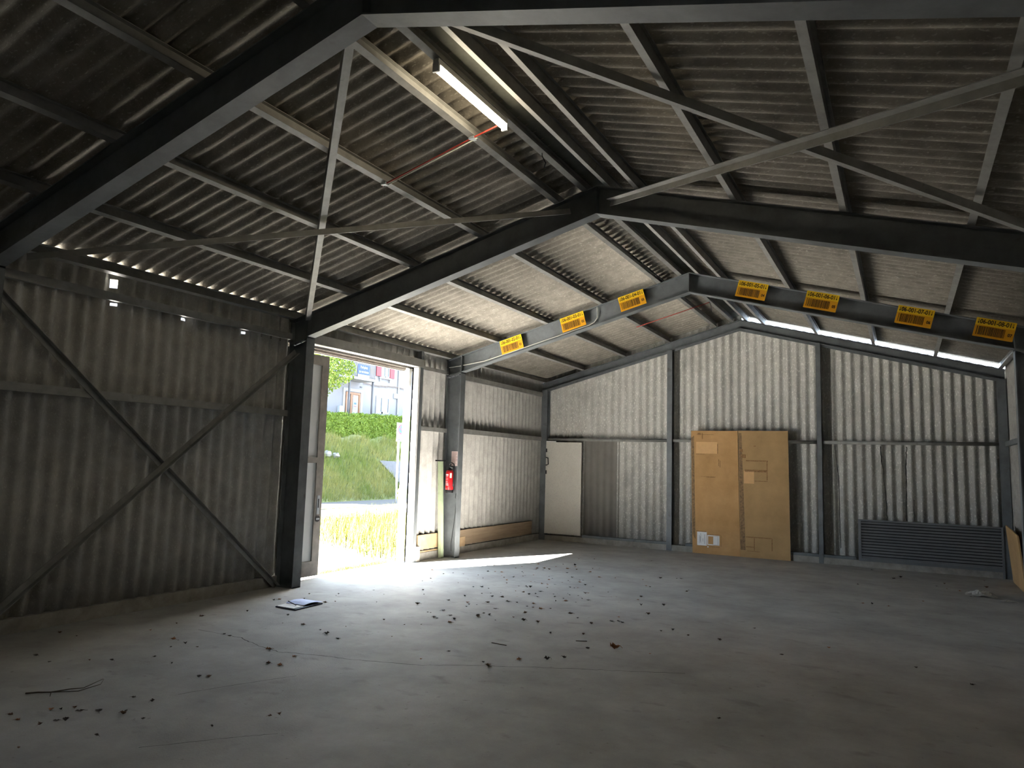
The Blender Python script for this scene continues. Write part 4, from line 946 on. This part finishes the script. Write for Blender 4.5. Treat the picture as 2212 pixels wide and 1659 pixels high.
# blue letting banner on the balcony
bx = -16.88
t = thing('letting_banner', (bx, 21.02, 5.99), 'blue and white letting banner hung on the balcony railing', 'banner')
part(MB().box((bx - .01, 20.56, 6.20), (bx, 21.49, 6.72)), 'blue_field', M_bluesign, t)
part(MB().box((bx - .01, 20.56, 5.99), (bx, 21.49, 6.20)), 'white_field', M_bannerwhite, t)
def xtext(txt, size, cy_, cz_, x_, m, nm, p, xs=1.0, bold=.003):
    vs, fs = text_geo(txt, size, xs, bold)
    return part(MB().add([(x_, cy_ + a, cz_ + b_) for a, b_ in vs], fs), nm, m, p)
xtext('Parkplatz', 0.20, 21.02, 6.58, bx + .003, M_bannerwhite, 'banner_text', t, .78)
xtext('zu vermieten', 0.20, 21.02, 6.35, bx + .003, M_bannerwhite, 'banner_text', t, .72)
xtext('044 381 74 34', 0.15, 21.02, 6.10, bx + .003, M_ink, 'phone_number', t, .78)

# road sign
RX = -12.0
t = thing('road_sign', (RX, 18.0, -0.06), 'no parking sign on a grey pole half hidden by the white door jamb', 'road sign')
part(MB().tube([(RX, 17.86, -0.06), (RX, 17.86, 3.42)], 0.045, 12), 'pole', M_zinc, t, smooth=True)
sy, sz = 17.93, 3.08; sx = RX + 0.06
part(MB().box((sx - .012, sy - .30, sz - .415), (sx, sy + .30, sz + .415)), 'plate', M_signwhite, t)
def disc(cy_, cz_, r, x_, m, nm, r0=0.0, p=None):
    n = 40; m_ = MB(); vs = []; fs = []
    for k in range(n): a = 2 * PI * k / n; vs += [(x_, cy_ + r0 * math.cos(a), cz_ + r0 * math.sin(a)), (x_, cy_ + r * math.cos(a), cz_ + r * math.sin(a))]
    for k in range(n): q = (k + 1) % n; fs.append((2 * k, 2 * k + 1, 2 * q + 1, 2 * q))
    return part(m_.add(vs, fs), nm, m, p)
disc(sy, sz + .12, .17, sx + .002, M_signblue, 'blue_disc', 0.0, t); disc(sy, sz + .12, .22, sx + .004, M_signred, 'red_ring', .165, t)
m_ = MB(); c = Vector((sx + .006, sy, sz + .12)); d = Vector((0, -.7071, .7071)); n_ = Vector((0, .7071, .7071))
m_.add([c - d * .18 - n_ * .022, c + d * .18 - n_ * .022, c + d * .18 + n_ * .022, c - d * .18 + n_ * .022], [(0, 1, 2, 3)]); part(m_, 'red_bar', M_signred, t)
m_ = MB()
for zz_ in (-.395, .385): m_.box((sx, sy - .28, sz + zz_), (sx + .002, sy + .28, sz + zz_ + .012))
for yy in (-.282, .27): m_.box((sx, sy + yy, sz - .395), (sx + .002, sy + yy + .012, sz + .397))
part(m_, 'border', M_signblue, t)
xtext('nur für', 0.13, sy, sz - .20, sx + .003, M_ink, 'sign_text', t, 1.0)
xtext('Mieter', 0.13, sy, sz - .33, sx + .003, M_ink, 'sign_text', t, 1.0)
# yellow hydrant
t = thing('hydrant', (-10.9, 16.72, -0.06), 'yellow hydrant beside the road, partly behind the white door jamb', 'hydrant')
part(MB().lathe([(.14, 0), (.14, .05), (.10, .07), (.10, .55), (.13, .57), (.13, .63), (.08, .72), (.02, .75)], (-10.9, 16.72, -.06), 16), 'body', M_hydrant, t, smooth=True)
for s_ in (-1, 1): part(MB().tube([(-10.9, 16.72 + s_ * .09, .38), (-10.9, 16.72 + s_ * .19, .38)], .05, 10), 'outlet', M_hydrant, t)
